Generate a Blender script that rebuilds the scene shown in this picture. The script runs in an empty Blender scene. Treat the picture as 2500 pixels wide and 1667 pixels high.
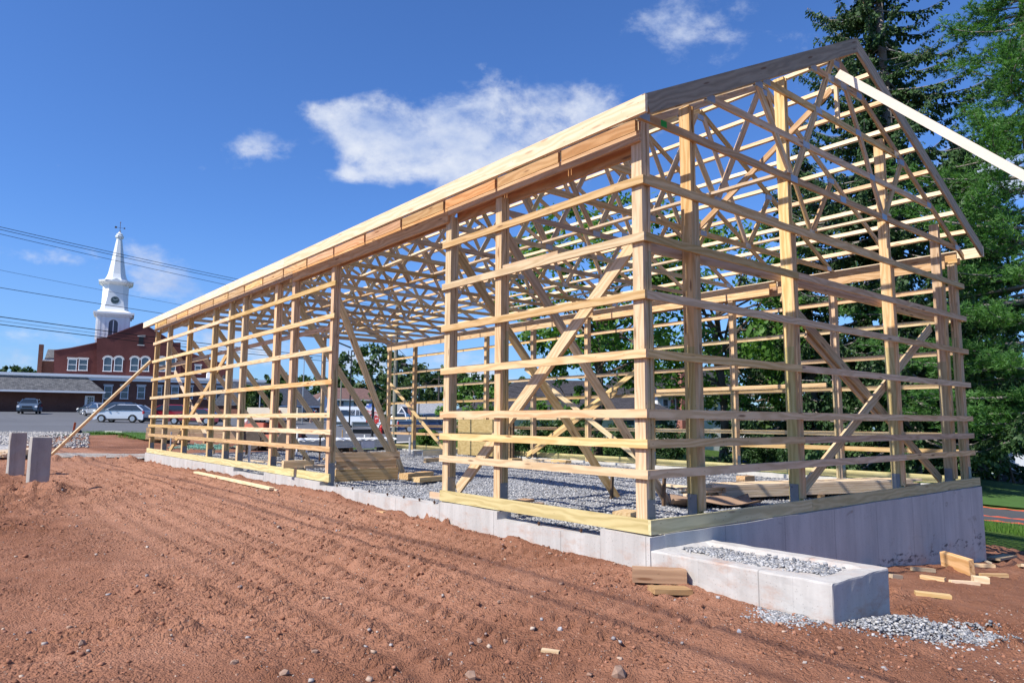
import bpy, math, random
import numpy as np
from mathutils import Vector, Matrix
R_ = math.radians
C = bpy.context.scene.collection
S = bpy.context.scene
rnd = random.Random(7)
nrng = np.random.RandomState(11)

# ------------------------------------------------------------------ camera, light, sky, exposure
CAM = Vector((-5.530, -4.634, 1.120)); YAW, PITCH, ROLL, FPX = 0.6842, 0.1124, 0.0053, 1711.57
fwd = Vector((math.sin(YAW)*math.cos(PITCH), math.cos(YAW)*math.cos(PITCH), math.sin(PITCH)))
r0 = Vector((math.cos(YAW), -math.sin(YAW), 0)); u0 = r0.cross(fwd)
RT = r0*math.cos(ROLL)+u0*math.sin(ROLL); UP = u0*math.cos(ROLL)-r0*math.sin(ROLL)
cam = bpy.data.cameras.new('camera'); camo = bpy.data.objects.new('camera', cam); C.objects.link(camo)
cam.sensor_width = 36; cam.lens = FPX/2500*36; cam.clip_end = 3000; cam.clip_start = .05
camo.matrix_world = Matrix(((RT.x, UP.x, -fwd.x, CAM.x), (RT.y, UP.y, -fwd.y, CAM.y), (RT.z, UP.z, -fwd.z, CAM.z), (0, 0, 0, 1)))
S.camera = camo
SUN = Vector((-1.0, 0.02, 1.08)).normalized()          # towards the sun
sl = bpy.data.lights.new('sun', 'SUN'); sl.energy = 5.0; sl.angle = R_(.5); sl.color = (1, .93, .82)
slo = bpy.data.objects.new('sun', sl); C.objects.link(slo); slo.rotation_euler = SUN.to_track_quat('Z', 'Y').to_euler()
S.view_settings.view_transform = 'Standard'; S.view_settings.look = 'None'
S.view_settings.exposure = .5; S.view_settings.gamma = 1
S.cycles.max_bounces = 6; S.cycles.transparent_max_bounces = 8

def ray(px, py): return fwd + RT*((px-1250)/FPX) - UP*((py-833.5)/FPX)   # photo pixel -> direction of depth 1
def P(px, py, depth): return CAM + ray(px, py)*depth
def hitz(px, py, z):
    d = ray(px, py); return CAM + d*((z-CAM.z)/d.z)

class NT:                                                # tiny node-tree helper
    def __init__(s, tree): s.t = tree; s.n = tree.nodes; s.l = tree.links
    def new(s, typ, **k):
        n = s.n.new(typ)
        for a, v in k.items():
            if a == 'ins':
                for i, x in v.items():
                    if isinstance(x, bpy.types.NodeSocket): s.l.new(x, n.inputs[i])
                    else: n.inputs[i].default_value = x
            else: setattr(n, a, v)
        return n
    def math(s, op, a, b=0.0, c=0.0, clamp=False): return s.new('ShaderNodeMath', operation=op, use_clamp=clamp, ins={0: a, 1: b, 2: c}).outputs[0]
    def mix(s, f, a, b, bt='MIX'):
        n = s.new('ShaderNodeMix', data_type='RGBA', blend_type=bt, ins={0: f, 6: a, 7: b}); return n.outputs[2]
    def noise(s, v, sc, det=4, rough=.55, dist=0): return s.new('ShaderNodeTexNoise', ins={'Vector': v, 'Scale': sc, 'Detail': det, 'Roughness': rough, 'Distortion': dist}).outputs[0]
    def ramp(s, f, *st):
        n = s.new('ShaderNodeValToRGB', ins={0: f}); e = n.color_ramp.elements
        while len(e) < len(st): e.new(.5)
        for i, (p, c) in enumerate(st):
            e[i].position = p; e[i].color = (*c, 1) if isinstance(c, tuple) else (c, c, c, 1)
        return n.outputs[0]
    def smooth(s, x, a, b):
        return s.new('ShaderNodeMapRange', interpolation_type='SMOOTHSTEP', ins={0: x, 1: a, 2: b, 3: 0.0, 4: 1.0}).outputs[0]
    def map(s, v, sc=(1, 1, 1), loc=(0, 0, 0), rot=(0, 0, 0)): return s.new('ShaderNodeMapping', ins={'Vector': v, 'Scale': sc, 'Location': loc, 'Rotation': rot}).outputs[0]

def rgb(*c): return (*c, 1.0)
def sky():
    w = bpy.data.worlds.new('World'); S.world = w; w.use_nodes = True
    t = NT(w.node_tree); t.n.clear()
    out = t.new('ShaderNodeOutputWorld'); bg = t.new('ShaderNodeBackground')
    st = t.new('ShaderNodeTexSky', sky_type='NISHITA', sun_disc=False, sun_elevation=math.asin(SUN.z),
               sun_rotation=math.atan2(SUN.x, SUN.y), altitude=100, air_density=1.0, dust_density=.35, ozone_density=3.2)
    tc = t.new('ShaderNodeTexCoord').outputs['Generated']
    sep = t.new('ShaderNodeSeparateXYZ', ins={0: tc})
    # clouds: noise on a horizontal sheet seen along each direction, kept to a few banks
    zz = t.math('MAXIMUM', sep.outputs[2], .03)
    n1 = t.noise(t.map(tc, (1, 1, 1.7)), 9.0, 9, .62, .25); n2 = t.noise(t.map(tc, (1, 1, 1.5), (3, 1, 2)), 26, 6, .6)
    nn = t.math('ADD', t.math('MULTIPLY_ADD', n1, 1.0, -.14), t.math('MULTIPLY', n2, .32))
    total = None
    # (direction px, py, half width, half height in radians, gain)
    for (px, py, a, b, g) in ((878, 302, .050, .040, .70), (960, 350, .06, .042, .60), (1075, 345, .07, .045, .54), (1200, 320, .08, .055, .62), (1330, 290, .09, .05, .60), (1430, 265, .07, .04, .52), (1180, 400, .09, .05, .46), (850, 430, .055, .014, .54), (770, 268, .045, .018, .44), (650, 350, .07, .022, .30),
                              (1600, 30, .08, .05, .22), (1740, 90, .07, .06, .27), (1850, 40, .08, .04, .16), (410, 640, .045, .035, .42), (400, 695, .04, .018, .36), (240, 620, .09, .04, .20), (640, 345, .07, .03, .24),
                              (40, 880, .10, .03, .42), (40, 620, .05, .02, .26), (880, 880, .07, .03, .55), (500, 830, .06, .035, .5), (1130, 930, .09, .05, .5), (680, 850, .12, .04, .3), (2390, 400, .05, .04, .40), (2260, 470, .05, .05, .3), (2440, 460, .05, .04, .36)):
        d = ray(px, py).normalized(); e = Vector((d.y, -d.x, 0)).normalized(); h = e.cross(d)
        def dot(v): return t.new('ShaderNodeVectorMath', operation='DOT_PRODUCT', ins={0: tc, 1: tuple(v)}).outputs['Value']
        q = t.math('ADD', t.math('POWER', t.math('ABSOLUTE', t.math('DIVIDE', dot(e), a)), 2.0), t.math('POWER', t.math('ABSOLUTE', t.math('DIVIDE', dot(h), b)), 2.0))
        m = t.math('MULTIPLY', t.math('MULTIPLY', t.math('EXPONENT', t.math('MULTIPLY', q, -.9)), g), t.math('GREATER_THAN', dot(d), 0.0))
        total = m if total is None else t.math('ADD', total, m)
    cov = t.smooth(t.math('ADD', nn, t.math('MULTIPLY', t.math('MINIMUM', total, .75), .62)), .70, 1.04)
    haze = t.math('MULTIPLY', t.smooth(t.math('SUBTRACT', 1.0, sep.outputs[2]), .72, 1.02), .35)
    lit = t.ramp(t.noise(t.map(tc, (1, 1, 1.6), (1, 2, 3)), 14, 5, .6), (.34, (4.6, 5.6, 8.0)), (.66, (8.0, 8.4, 9.2)))
    bluer = t.mix(1.0, st.outputs[0], rgb(.73, 1.11, 1.70), 'MULTIPLY')
    c1 = t.mix(haze, bluer, rgb(3.0, 4.6, 7.0))
    col = t.mix(t.math('MULTIPLY', cov, .9), c1, lit)
    t.l.new(col, bg.inputs[0]); bg.inputs[1].default_value = .075
    t.l.new(bg.outputs[0], out.inputs[0])
sky()

# ------------------------------------------------------------------ materials
MATS = {}
def mat(name, build):
    if name in MATS: return MATS[name]
    m = bpy.data.materials.new(name); m.use_nodes = True
    t = NT(m.node_tree); b = t.n['Principled BSDF']
    b.inputs['Roughness'].default_value = .8; b.inputs['Specular IOR Level'].default_value = .25
    build(t, b); MATS[name] = m; return m
def plain(name, col, rough=.7, metal=0, vary=.12, scale=6, bump=0, spec=.3, coat=0):
    def f(t, b):
        tc = t.new('ShaderNodeTexCoord').outputs['Object']; n = t.noise(tc, scale, 5, .6)
        c = t.mix(n, rgb(*[x*(1-vary) for x in col]), rgb(*[min(1, x*(1+vary)) for x in col]))
        t.l.new(c, b.inputs['Base Color']); b.inputs['Roughness'].default_value = rough; b.inputs['Metallic'].default_value = metal
        b.inputs['Specular IOR Level'].default_value = spec; b.inputs['Coat Weight'].default_value = coat
        if bump:
            t.l.new(t.new('ShaderNodeBump', ins={'Strength': bump, 'Distance': .02, 'Height': n}).outputs[0], b.inputs['Normal'])
    return mat(name, f)
def wood(name, light, dark, knot=(.15, .065, .03), kd=.8, stain=.0):
    def f(t, b):
        tc = t.new('ShaderNodeTexCoord').outputs['Object']; oi = t.new('ShaderNodeObjectInfo').outputs['Random']
        off = t.new('ShaderNodeCombineXYZ', ins={0: t.math('MULTIPLY', oi, 37.0), 1: t.math('MULTIPLY', oi, 91.0), 2: t.math('MULTIPLY', oi, 53.0)}).outputs[0]
        v = t.new('ShaderNodeVectorMath', operation='ADD', ins={0: tc, 1: off}).outputs[0]
        # grain: distorted rings stretched along the board
        warp = t.noise(t.map(v, (.9, 5, 5)), 1.0, 3, .5)
        sepv = t.new('ShaderNodeSeparateXYZ', ins={0: v})
        rad = t.math('ADD', t.math('MULTIPLY', t.math('ADD', sepv.outputs[1], t.math('MULTIPLY', sepv.outputs[2], .8)), 95.0), t.math('MULTIPLY', warp, 30.0))
        ring = t.math('MULTIPLY_ADD', t.math('SINE', rad), .5, .5)
        fine = t.noise(t.map(v, (2.5, 140, 140)), 1.0, 3, .6)
        blot = t.noise(t.map(v, (.8, 4, 4)), 1.0, 4, .6)
        g = t.math('ADD', t.math('MULTIPLY', ring, .46), t.math('ADD', t.math('MULTIPLY', fine, .30), t.math('MULTIPLY', blot, .42)))
        c = t.ramp(g, (.30, light), (.88, dark))
        hsv = t.new('ShaderNodeHueSaturation', ins={'Hue': t.math('MULTIPLY_ADD', oi, .022, .489), 'Saturation': t.math('MULTIPLY_ADD', t.math('FRACT', t.math('MULTIPLY', oi, 7.3)), .3, .88), 'Value': t.math('MULTIPLY_ADD', t.math('FRACT', t.math('MULTIPLY', oi, 13.7)), .40, .76), 'Color': c}).outputs[0]
        vo = t.new('ShaderNodeTexVoronoi', feature='F1', ins={'Vector': t.map(v, (1.6, 9, 9)), 'Scale': 1.0, 'Randomness': 1.0})
        k = t.math('MULTIPLY', t.smooth(t.math('SUBTRACT', 1.0, vo.outputs['Distance']), .84, .93), kd)
        c2 = t.mix(k, hsv, rgb(*knot))
        vn = t.new('ShaderNodeTexVoronoi', feature='F1', ins={'Vector': t.map(v, (6, 22, 22)), 'Scale': 1.0, 'Randomness': 1.0})
        c2 = t.mix(t.math('MULTIPLY', t.smooth(t.math('SUBTRACT', 1.0, vn.outputs['Distance']), .90, .95), .6), c2, rgb(.12, .07, .04))
        if stain:
            sn = t.smooth(t.noise(t.map(v, (1.2, 6, 6), (9, 3, 1)), 1.0, 5, .7), .45, .75)
            c2 = t.mix(t.math('MULTIPLY', sn, stain), c2, rgb(.22, .19, .15))
        t.l.new(c2, b.inputs['Base Color']); b.inputs['Roughness'].default_value = .75; b.inputs['Specular IOR Level'].default_value = .2
        t.l.new(t.new('ShaderNodeBump', ins={'Strength': .25, 'Distance': .004, 'Height': g}).outputs[0], b.inputs['Normal'])
    return mat(name, f)
FIR = wood('fir lumber', (.69, .50, .30), (.50, .33, .17))
PALE = wood('pale whitewood', (.74, .60, .435), (.61, .465, .30), kd=.35)
RED = wood('reddish fir header', (.58, .38, .22), (.43, .25, .13))
TREAT = wood('treated lumber', (.52, .43, .235), (.37, .285, .135), kd=.4)
TREATG = wood('green treated skirt', (.58, .505, .29), (.43, .365, .19), kd=.5)
WEATH = wood('weathered fly board', (.46, .37, .27), (.32, .25, .175), stain=.45)
DARKW = wood('dark old wood', (.20, .13, .08), (.10, .065, .04))
STEEL = plain('galvanised bracket', (.20, .215, .24), .42, .55, .25, 9)
PLATE = plain('galvanised plate', (.36, .39, .43), .45, .6, .3, 60)
WHITE = plain('white paint', (.78, .79, .80), .55, 0, .05)
BLACK = plain('black metal', (.015, .016, .018), .4, 0, .2)
RUBBER = plain('tyre rubber', (.02, .02, .021), .8, 0, .3, 20)
ALLOY = plain('wheel alloy', (.5, .51, .53), .3, .8, .1)
GLASS = plain('dark glass', (.018, .024, .03), .06, 0, .1, 2, 0, .8)
WGLASS = plain('window glass', (.05, .075, .10), .08, 0, .35, 1.2, 0, .8)
STONEW = plain('stone trim', (.50, .48, .46), .8, 0, .12)
PIPEM = plain('white pvc', (.75, .75, .76), .4)
SHRED = plain('red plastic', (.45, .03, .03), .45)
ORANGE = plain('orange paint', (.75, .12, .04), .6)
GREYM = plain('grey metal', (.42, .44, .46), .4, .6)
def concrete_m(name, base, dark, red=.0, red_top=0.0, seam=None, scuff=0.0):
    def f(t, b):
        tc = t.new('ShaderNodeTexCoord').outputs['Object']
        a = t.noise(t.map(tc, (1.2, 1.2, .5)), 1.6, 6, .65); d = t.noise(tc, 38, 4, .6); st = t.noise(t.map(tc, (7, 7, .35)), 1.0, 5, .6)
        g = t.math('ADD', t.math('MULTIPLY', a, .55), t.math('ADD', t.math('MULTIPLY', st, .35), t.math('MULTIPLY', d, .1)))
        c = t.ramp(g, (.30, dark), (.60, base))
        # rust-red soil smears near the ground and formwork seams
        if red:
            z = t.new('ShaderNodeSeparateXYZ', ins={0: tc}).outputs[2]
            sm = t.smooth(t.math('ADD', t.noise(t.map(tc, (1, 1, 2.2), (4, 4, 4)), 2.3, 6, .72), t.math('MULTIPLY', t.math('SUBTRACT', red_top, z), .30)), .50, .80)
            c = t.mix(t.math('MULTIPLY', sm, red), c, rgb(.36, .17, .09))
        sp = t.new('ShaderNodeSeparateXYZ', ins={0: tc})
        if seam is not None:
            fr = t.math('FRACT', t.math('DIVIDE', sp.outputs[seam], 1.22)); ln = t.math('LESS_THAN', fr, .010)
            c = t.mix(t.math('MULTIPLY', ln, .5), c, rgb(*[x*.45 for x in dark]))
            dt = t.math('FRACT', t.math('DIVIDE', sp.outputs[seam], .305)); c = t.mix(t.math('MULTIPLY', t.math('LESS_THAN', dt, .018), .16), c, rgb(*[x*.5 for x in dark]))
        if scuff:
            w = t.math('ADD', t.math('MULTIPLY', t.math('ADD', sp.outputs[2], .92), 9.0), t.math('MULTIPLY', t.math('SUBTRACT', t.noise(t.map(tc, (1.1, 1.1, 3)), 1.4, 5, .65), .5), 7.0))
            band = t.math('SUBTRACT', 1.0, t.math('MINIMUM', t.math('ABSOLUTE', w), 1.0)); brk = t.smooth(t.noise(t.map(tc, (3, 3, 9)), 1.6, 4, .7), .50, .60)
            c = t.mix(t.math('MULTIPLY', t.math('MULTIPLY', t.smooth(band, .3, .9), brk), scuff), c, rgb(.05, .05, .055))
            mud = t.smooth(t.noise(t.map(tc, (1.6, 1.6, 2.2), (7, 1, 2)), 1.0, 5, .7, .6), .60, .70); c = t.mix(t.math('MULTIPLY', mud, .5), c, rgb(.17, .12, .075))
        dr = t.smooth(t.noise(t.map(tc, (.9, .9, 5)), 3.1, 6, .75, 1.2), .66, .72)
        c = t.mix(t.math('MULTIPLY', dr, .35), c, rgb(*[x*.55 for x in dark]))
        vo = t.new('ShaderNodeTexVoronoi', ins={'Vector': tc, 'Scale': 30.0}).outputs['Distance']
        c = t.mix(t.math('MULTIPLY', t.math('LESS_THAN', vo, .13), .5), c, rgb(*[x*.5 for x in dark]))
        t.l.new(c, b.inputs['Base Color']); b.inputs['Roughness'].default_value = .9
        t.l.new(t.new('ShaderNodeBump', ins={'Strength': .45, 'Distance': .012, 'Height': g}).outputs[0], b.inputs['Normal'])
    return mat(name, f)
CONC = concrete_m('wall concrete', (.50, .485, .465), (.33, .315, .30), .65, -.12, 1)
CONCG = concrete_m('gable wall concrete', (.54, .525, .49), (.35, .342, .325), .5, -.85, 0, .8)
CONCD = concrete_m('pier concrete', (.42, .395, .365), (.22, .203, .19))
def brick_m(name, c1, c2, mortar, sc=1.0):
    def f(t, b):
        tc = t.new('ShaderNodeTexCoord').outputs['UV']
        br = t.new('ShaderNodeTexBrick', ins={'Vector': tc, 'Color1': rgb(*c1), 'Color2': rgb(*c2), 'Mortar': rgb(*mortar), 'Scale': 1.0, 'Mortar Size': .009, 'Brick Width': .22*sc, 'Row Height': .075*sc, 'Bias': -.1})
        n = t.noise(tc, .6, 5, .6)
        t.l.new(t.mix(1.0, br.outputs[0], t.ramp(n, (.3, .78), (.7, 1.12)), 'MULTIPLY'), b.inputs['Base Color']); b.inputs['Roughness'].default_value = .9
    return mat(name, f)
BRICK = brick_m('dark red brick', (.155, .055, .038), (.115, .042, .031), (.15, .11, .09))
REDWALL = brick_m('painted red brick', (.125, .042, .038), (.110, .037, .034), (.10, .036, .033))
CHIMB = brick_m('chimney brick', (.34, .10, .07), (.28, .08, .06), (.35, .28, .25))
def shingle_m(name, a, d):
    def f(t, b):
        tc = t.new('ShaderNodeTexCoord').outputs['UV']
        br = t.new('ShaderNodeTexBrick', ins={'Vector': tc, 'Color1': rgb(*a), 'Color2': rgb(*d), 'Mortar': rgb(*[x*.5 for x in d]), 'Scale': 1.0, 'Mortar Size': .012, 'Brick Width': .42, 'Row Height': .2, 'Bias': 0.0})
        n = t.noise(tc, 3.5, 4, .6)
        t.l.new(t.mix(1.0, br.outputs[0], t.ramp(n, (.3, .7), (.7, 1.25)), 'MULTIPLY'), b.inputs['Base Color']); b.inputs['Roughness'].default_value = .95
    return mat(name, f)
SHG = shingle_m('grey shingles', (.17, .172, .178), (.095, .098, .108))
SHD = shingle_m('dark shingles', (.062, .060, .068), (.042, .041, .048))
SHR = shingle_m('brown red shingles', (.20, .12, .105), (.14, .085, .08))
SHB = shingle_m('blue grey shingles', (.085, .095, .12), (.06, .068, .09))
def siding_m(name, col):
    def f(t, b):
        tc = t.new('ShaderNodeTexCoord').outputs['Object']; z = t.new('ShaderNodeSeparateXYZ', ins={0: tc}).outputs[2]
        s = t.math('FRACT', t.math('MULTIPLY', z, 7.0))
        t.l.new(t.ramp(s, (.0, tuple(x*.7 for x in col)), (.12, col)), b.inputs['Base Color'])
    return mat(name, f)
SIDE = siding_m('white siding', (.74, .75, .77)); SIDET = siding_m('tan siding', (.55, .53, .45)); SIDEB = siding_m('pale grey siding', (.5, .54, .6))
def leaf_m(name, a, b_, c_, trans=.35):
    def f(t, b):
        r = t.new('ShaderNodeNewGeometry').outputs['Random Per Island']
        tc = t.new('ShaderNodeTexCoord').outputs['Object']
        cl = t.noise(tc, .9, 3, .5)
        c = t.ramp(t.math('ADD', t.math('MULTIPLY', r, .55), t.math('MULTIPLY', cl, .45)), (.2, a), (.5, b_), (.8, c_))
        t.l.new(c, b.inputs['Base Color']); b.inputs['Roughness'].default_value = .55; b.inputs['Specular IOR Level'].default_value = .3
        tr = t.new('ShaderNodeBsdfTranslucent', ins={0: t.mix(1.0, c, rgb(1.3, 1.5, .5), 'MULTIPLY')})
        mx = t.new('ShaderNodeMixShader', ins={0: trans, 1: b.outputs[0], 2: tr.outputs[0]})
        t.l.new(mx.outputs[0], t.n['Material Output'].inputs[0])
    return mat(name, f)
LEAFM = leaf_m('maple leaves', (.045, .11, .018), (.08, .18, .03), (.14, .27, .055))
LEAFD = leaf_m('far leaves', (.025, .055, .016), (.045, .085, .024), (.07, .12, .035), .2)
LEAFH = leaf_m('hedge leaves', (.018, .045, .014), (.03, .07, .02), (.055, .11, .03), .2)
BUSHM = leaf_m('clipped bush leaves', (.03, .08, .01), (.06, .13, .015), (.10, .19, .03), .25)
SPRM = leaf_m('spruce needles', (.022, .055, .022), (.042, .090, .032), (.075, .14, .048), .18)
PINEM = leaf_m('pine needles', (.045, .13, .035), (.085, .205, .055), (.15, .30, .085), .35)
GRASSM = leaf_m('grass blades', (.05, .12, .02), (.09, .19, .03), (.15, .25, .05), .3)
CONEM = plain('spruce cones', (.22, .12, .06), .8)
BARK = plain('bark', (.13, .10, .08), .95, 0, .5, 9, .8)
BARKG = plain('grey bark', (.22, .20, .19), .95, 0, .45, 14, .8)

def dirt_m():
    def f(t, b):
        tc = t.new('ShaderNodeTexCoord').outputs['Object']
        at = t.new('ShaderNodeAttribute', attribute_name='region').outputs['Fac']
        big = t.noise(tc, .55, 6, .62); mid = t.noise(tc, 4.0, 6, .7); fin = t.noise(tc, 45, 5, .75); vf = t.noise(tc, 160, 3, .7)
        g = t.math('ADD', t.math('MULTIPLY', big, .4), t.math('ADD', t.math('MULTIPLY', mid, .35), t.math('MULTIPLY', fin, .25)))
        c = t.ramp(g, (.30, (.19, .088, .053)), (.50, (.305, .145, .090)), (.70, (.42, .222, .148)))
        c = t.mix(t.math('MULTIPLY', t.smooth(vf, .35, .75), .35), c, rgb(.36, .18, .115))
        damp = t.smooth(t.noise(tc, .38, 5, .65, .4), .40, .62); c = t.mix(damp, t.mix(1.0, c, rgb(.74, .70, .68), 'MULTIPLY'), c)
        sx = t.new('ShaderNodeSeparateXYZ', ins={0: tc}); trk = t.math('MULTIPLY', t.math('MULTIPLY', t.smooth(sx.outputs[0], -4.6, -3.2), t.math('SUBTRACT', 1.0, t.smooth(sx.outputs[0], -.5, -.1))), t.smooth(sx.outputs[1], -1.0, 5.0))
        c = t.mix(t.math('MULTIPLY', trk, t.math('MULTIPLY_ADD', mid, .7, .15)), c, rgb(.47, .255, .17))
        # small embedded grit
        vo = t.new('ShaderNodeTexVoronoi', ins={'Vector': tc, 'Scale': 22.0}); gr = t.math('MULTIPLY', t.math('LESS_THAN', vo.outputs['Distance'], .16), t.math('GREATER_THAN', t.new('ShaderNodeSeparateColor', ins={0: vo.outputs['Color']}).outputs[0], .66))
        c = t.mix(t.math('MULTIPLY', gr, .75), c, rgb(.46, .33, .25))
        gn = t.noise(tc, 1.3, 5, .65); gf = t.noise(tc, 18, 4, .7)
        grass = t.ramp(t.math('ADD', t.math('MULTIPLY', gn, .5), t.math('MULTIPLY', gf, .5)), (.3, (.030, .062, .012)), (.52, (.062, .115, .022)), (.72, (.12, .17, .045)))
        edge = t.smooth(t.math('ADD', at, t.math('MULTIPLY', t.math('SUBTRACT', mid, .5), .5)), .42, .58)
        t.l.new(t.mix(edge, c, grass), b.inputs['Base Color']); b.inputs['Roughness'].default_value = .95; b.inputs['Specular IOR Level'].default_value = .12
        wt = t.new('ShaderNodeVectorMath', operation='ADD', ins={0: tc, 1: t.new('ShaderNodeVectorMath', operation='SCALE', ins={0: t.new('ShaderNodeTexNoise', ins={'Vector': tc, 'Scale': 30.0}).outputs['Color'], 'Scale': .03}).outputs[0]}).outputs[0]
        v1 = t.new('ShaderNodeTexVoronoi', ins={'Vector': wt, 'Scale': 26.0}).outputs['Distance']; v2 = t.new('ShaderNodeTexVoronoi', ins={'Vector': wt, 'Scale': 70.0}).outputs['Distance']
        pz = t.smooth(t.noise(tc, 1.6, 4, .6), .38, .62)
        h = t.math('ADD', t.math('MULTIPLY', mid, .6), t.math('ADD', t.math('MULTIPLY', t.math('SUBTRACT', 1.0, v1), t.math('MULTIPLY_ADD', pz, .45, .10)), t.math('ADD', t.math('MULTIPLY', t.math('SUBTRACT', 1.0, v2), .22), t.math('ADD', t.math('MULTIPLY', fin, .25), t.math('MULTIPLY', gr, .12)))))
        t.l.new(t.new('ShaderNodeBump', ins={'Strength': .9, 'Distance': .058, 'Height': h}).outputs[0], b.inputs['Normal'])
    return mat('red dirt', f)
def gravel_m(name, c1, c2, scale, dust=None, dustamt=0):
    def f(t, b):
        tc = t.new('ShaderNodeTexCoord').outputs['Object']
        vo = t.new('ShaderNodeTexVoronoi', ins={'Vector': tc, 'Scale': scale}); h = vo.outputs['Distance']
        r = t.new('ShaderNodeSeparateColor', ins={0: vo.outputs['Color']}).outputs[0]
        c = t.mix(r, rgb(*c1), rgb(*c2))
        big = t.noise(tc, .8, 5, .65)
        c = t.mix(1.0, c, t.ramp(big, (.3, .8), (.7, 1.12)), 'MULTIPLY')
        if dust: c = t.mix(t.math('MULTIPLY', t.smooth(t.noise(tc, .45, 6, .7), .46, .62), dustamt), c, rgb(*dust))
        t.l.new(c, b.inputs['Base Color']); b.inputs['Roughness'].default_value = .9
        t.l.new(t.new('ShaderNodeBump', invert=True, ins={'Strength': .9, 'Distance': .03, 'Height': h}).outputs[0], b.inputs['Normal'])
    return mat(name, f)
GRAVEL = gravel_m('blue grey gravel', (.19, .20, .225), (.40, .41, .43), 34)
YARDG = gravel_m('yard gravel', (.25, .24, .24), (.52, .50, .48), 11, (.30, .15, .10), .0)
YARDR = gravel_m('dusty gravel', (.27, .245, .22), (.43, .40, .37), 26, (.31, .15, .09), .6)
def asphalt_m(name, c):
    def f(t, b):
        tc = t.new('ShaderNodeTexCoord').outputs['Object']
        n = t.math('ADD', t.math('MULTIPLY', t.noise(tc, .12, 5, .6), .6), t.math('MULTIPLY', t.noise(tc, 9, 4, .7), .4))
        c1 = t.ramp(n, (.3, tuple(x*.82 for x in c)), (.7, tuple(x*1.2 for x in c)))
        cr = t.new('ShaderNodeTexVoronoi', feature='DISTANCE_TO_EDGE', ins={'Vector': tc, 'Scale': .13}).outputs['Distance']
        c1 = t.mix(t.math('MULTIPLY', t.math('LESS_THAN', cr, .004), .6), c1, rgb(*[x*.4 for x in c]))
        t.l.new(c1, b.inputs['Base Color']); b.inputs['Roughness'].default_value = .85
    return mat(name, f)
ASPH = asphalt_m('worn asphalt', (.115, .12, .132)); ASPHD = asphalt_m('dark asphalt', (.075, .078, .085))
def paint(name, c): return plain('car paint '+name, c, .25, .25, .05, 2, 0, .5, .8)

# ------------------------------------------------------------------ object helpers
def tag(o, label=None, cat=None, group=None, kind=None):
    for k, v in (('label', label), ('category', cat), ('group', group), ('kind', kind)):
        if v: o[k] = v
    return o
def thing(name, label, cat, loc=(0, 0, 0), rz=0, group=None):
    o = bpy.data.objects.new(name, None); C.objects.link(o); o.empty_display_size = .2
    o.location = loc; o.rotation_euler = (0, 0, rz); return tag(o, label, cat, group)
def link(name, me, m=None, parent=None, mw=None):
    o = bpy.data.objects.new(name, me); C.objects.link(o)
    for x in (m if isinstance(m, (list, tuple)) else [m] if m else []):
        if len(me.materials) < (len(m) if isinstance(m, (list, tuple)) else 1): me.materials.append(x)
    if parent: o.parent = parent
    if mw is not None: o.matrix_local = mw
    return o
def mesh(name, verts, faces, smooth=False):
    me = bpy.data.meshes.new(name); me.from_pydata([tuple(v) for v in verts], [], faces); me.update()
    if smooth: me.polygons.foreach_set('use_smooth', [True]*len(me.polygons))
    return me
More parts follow.
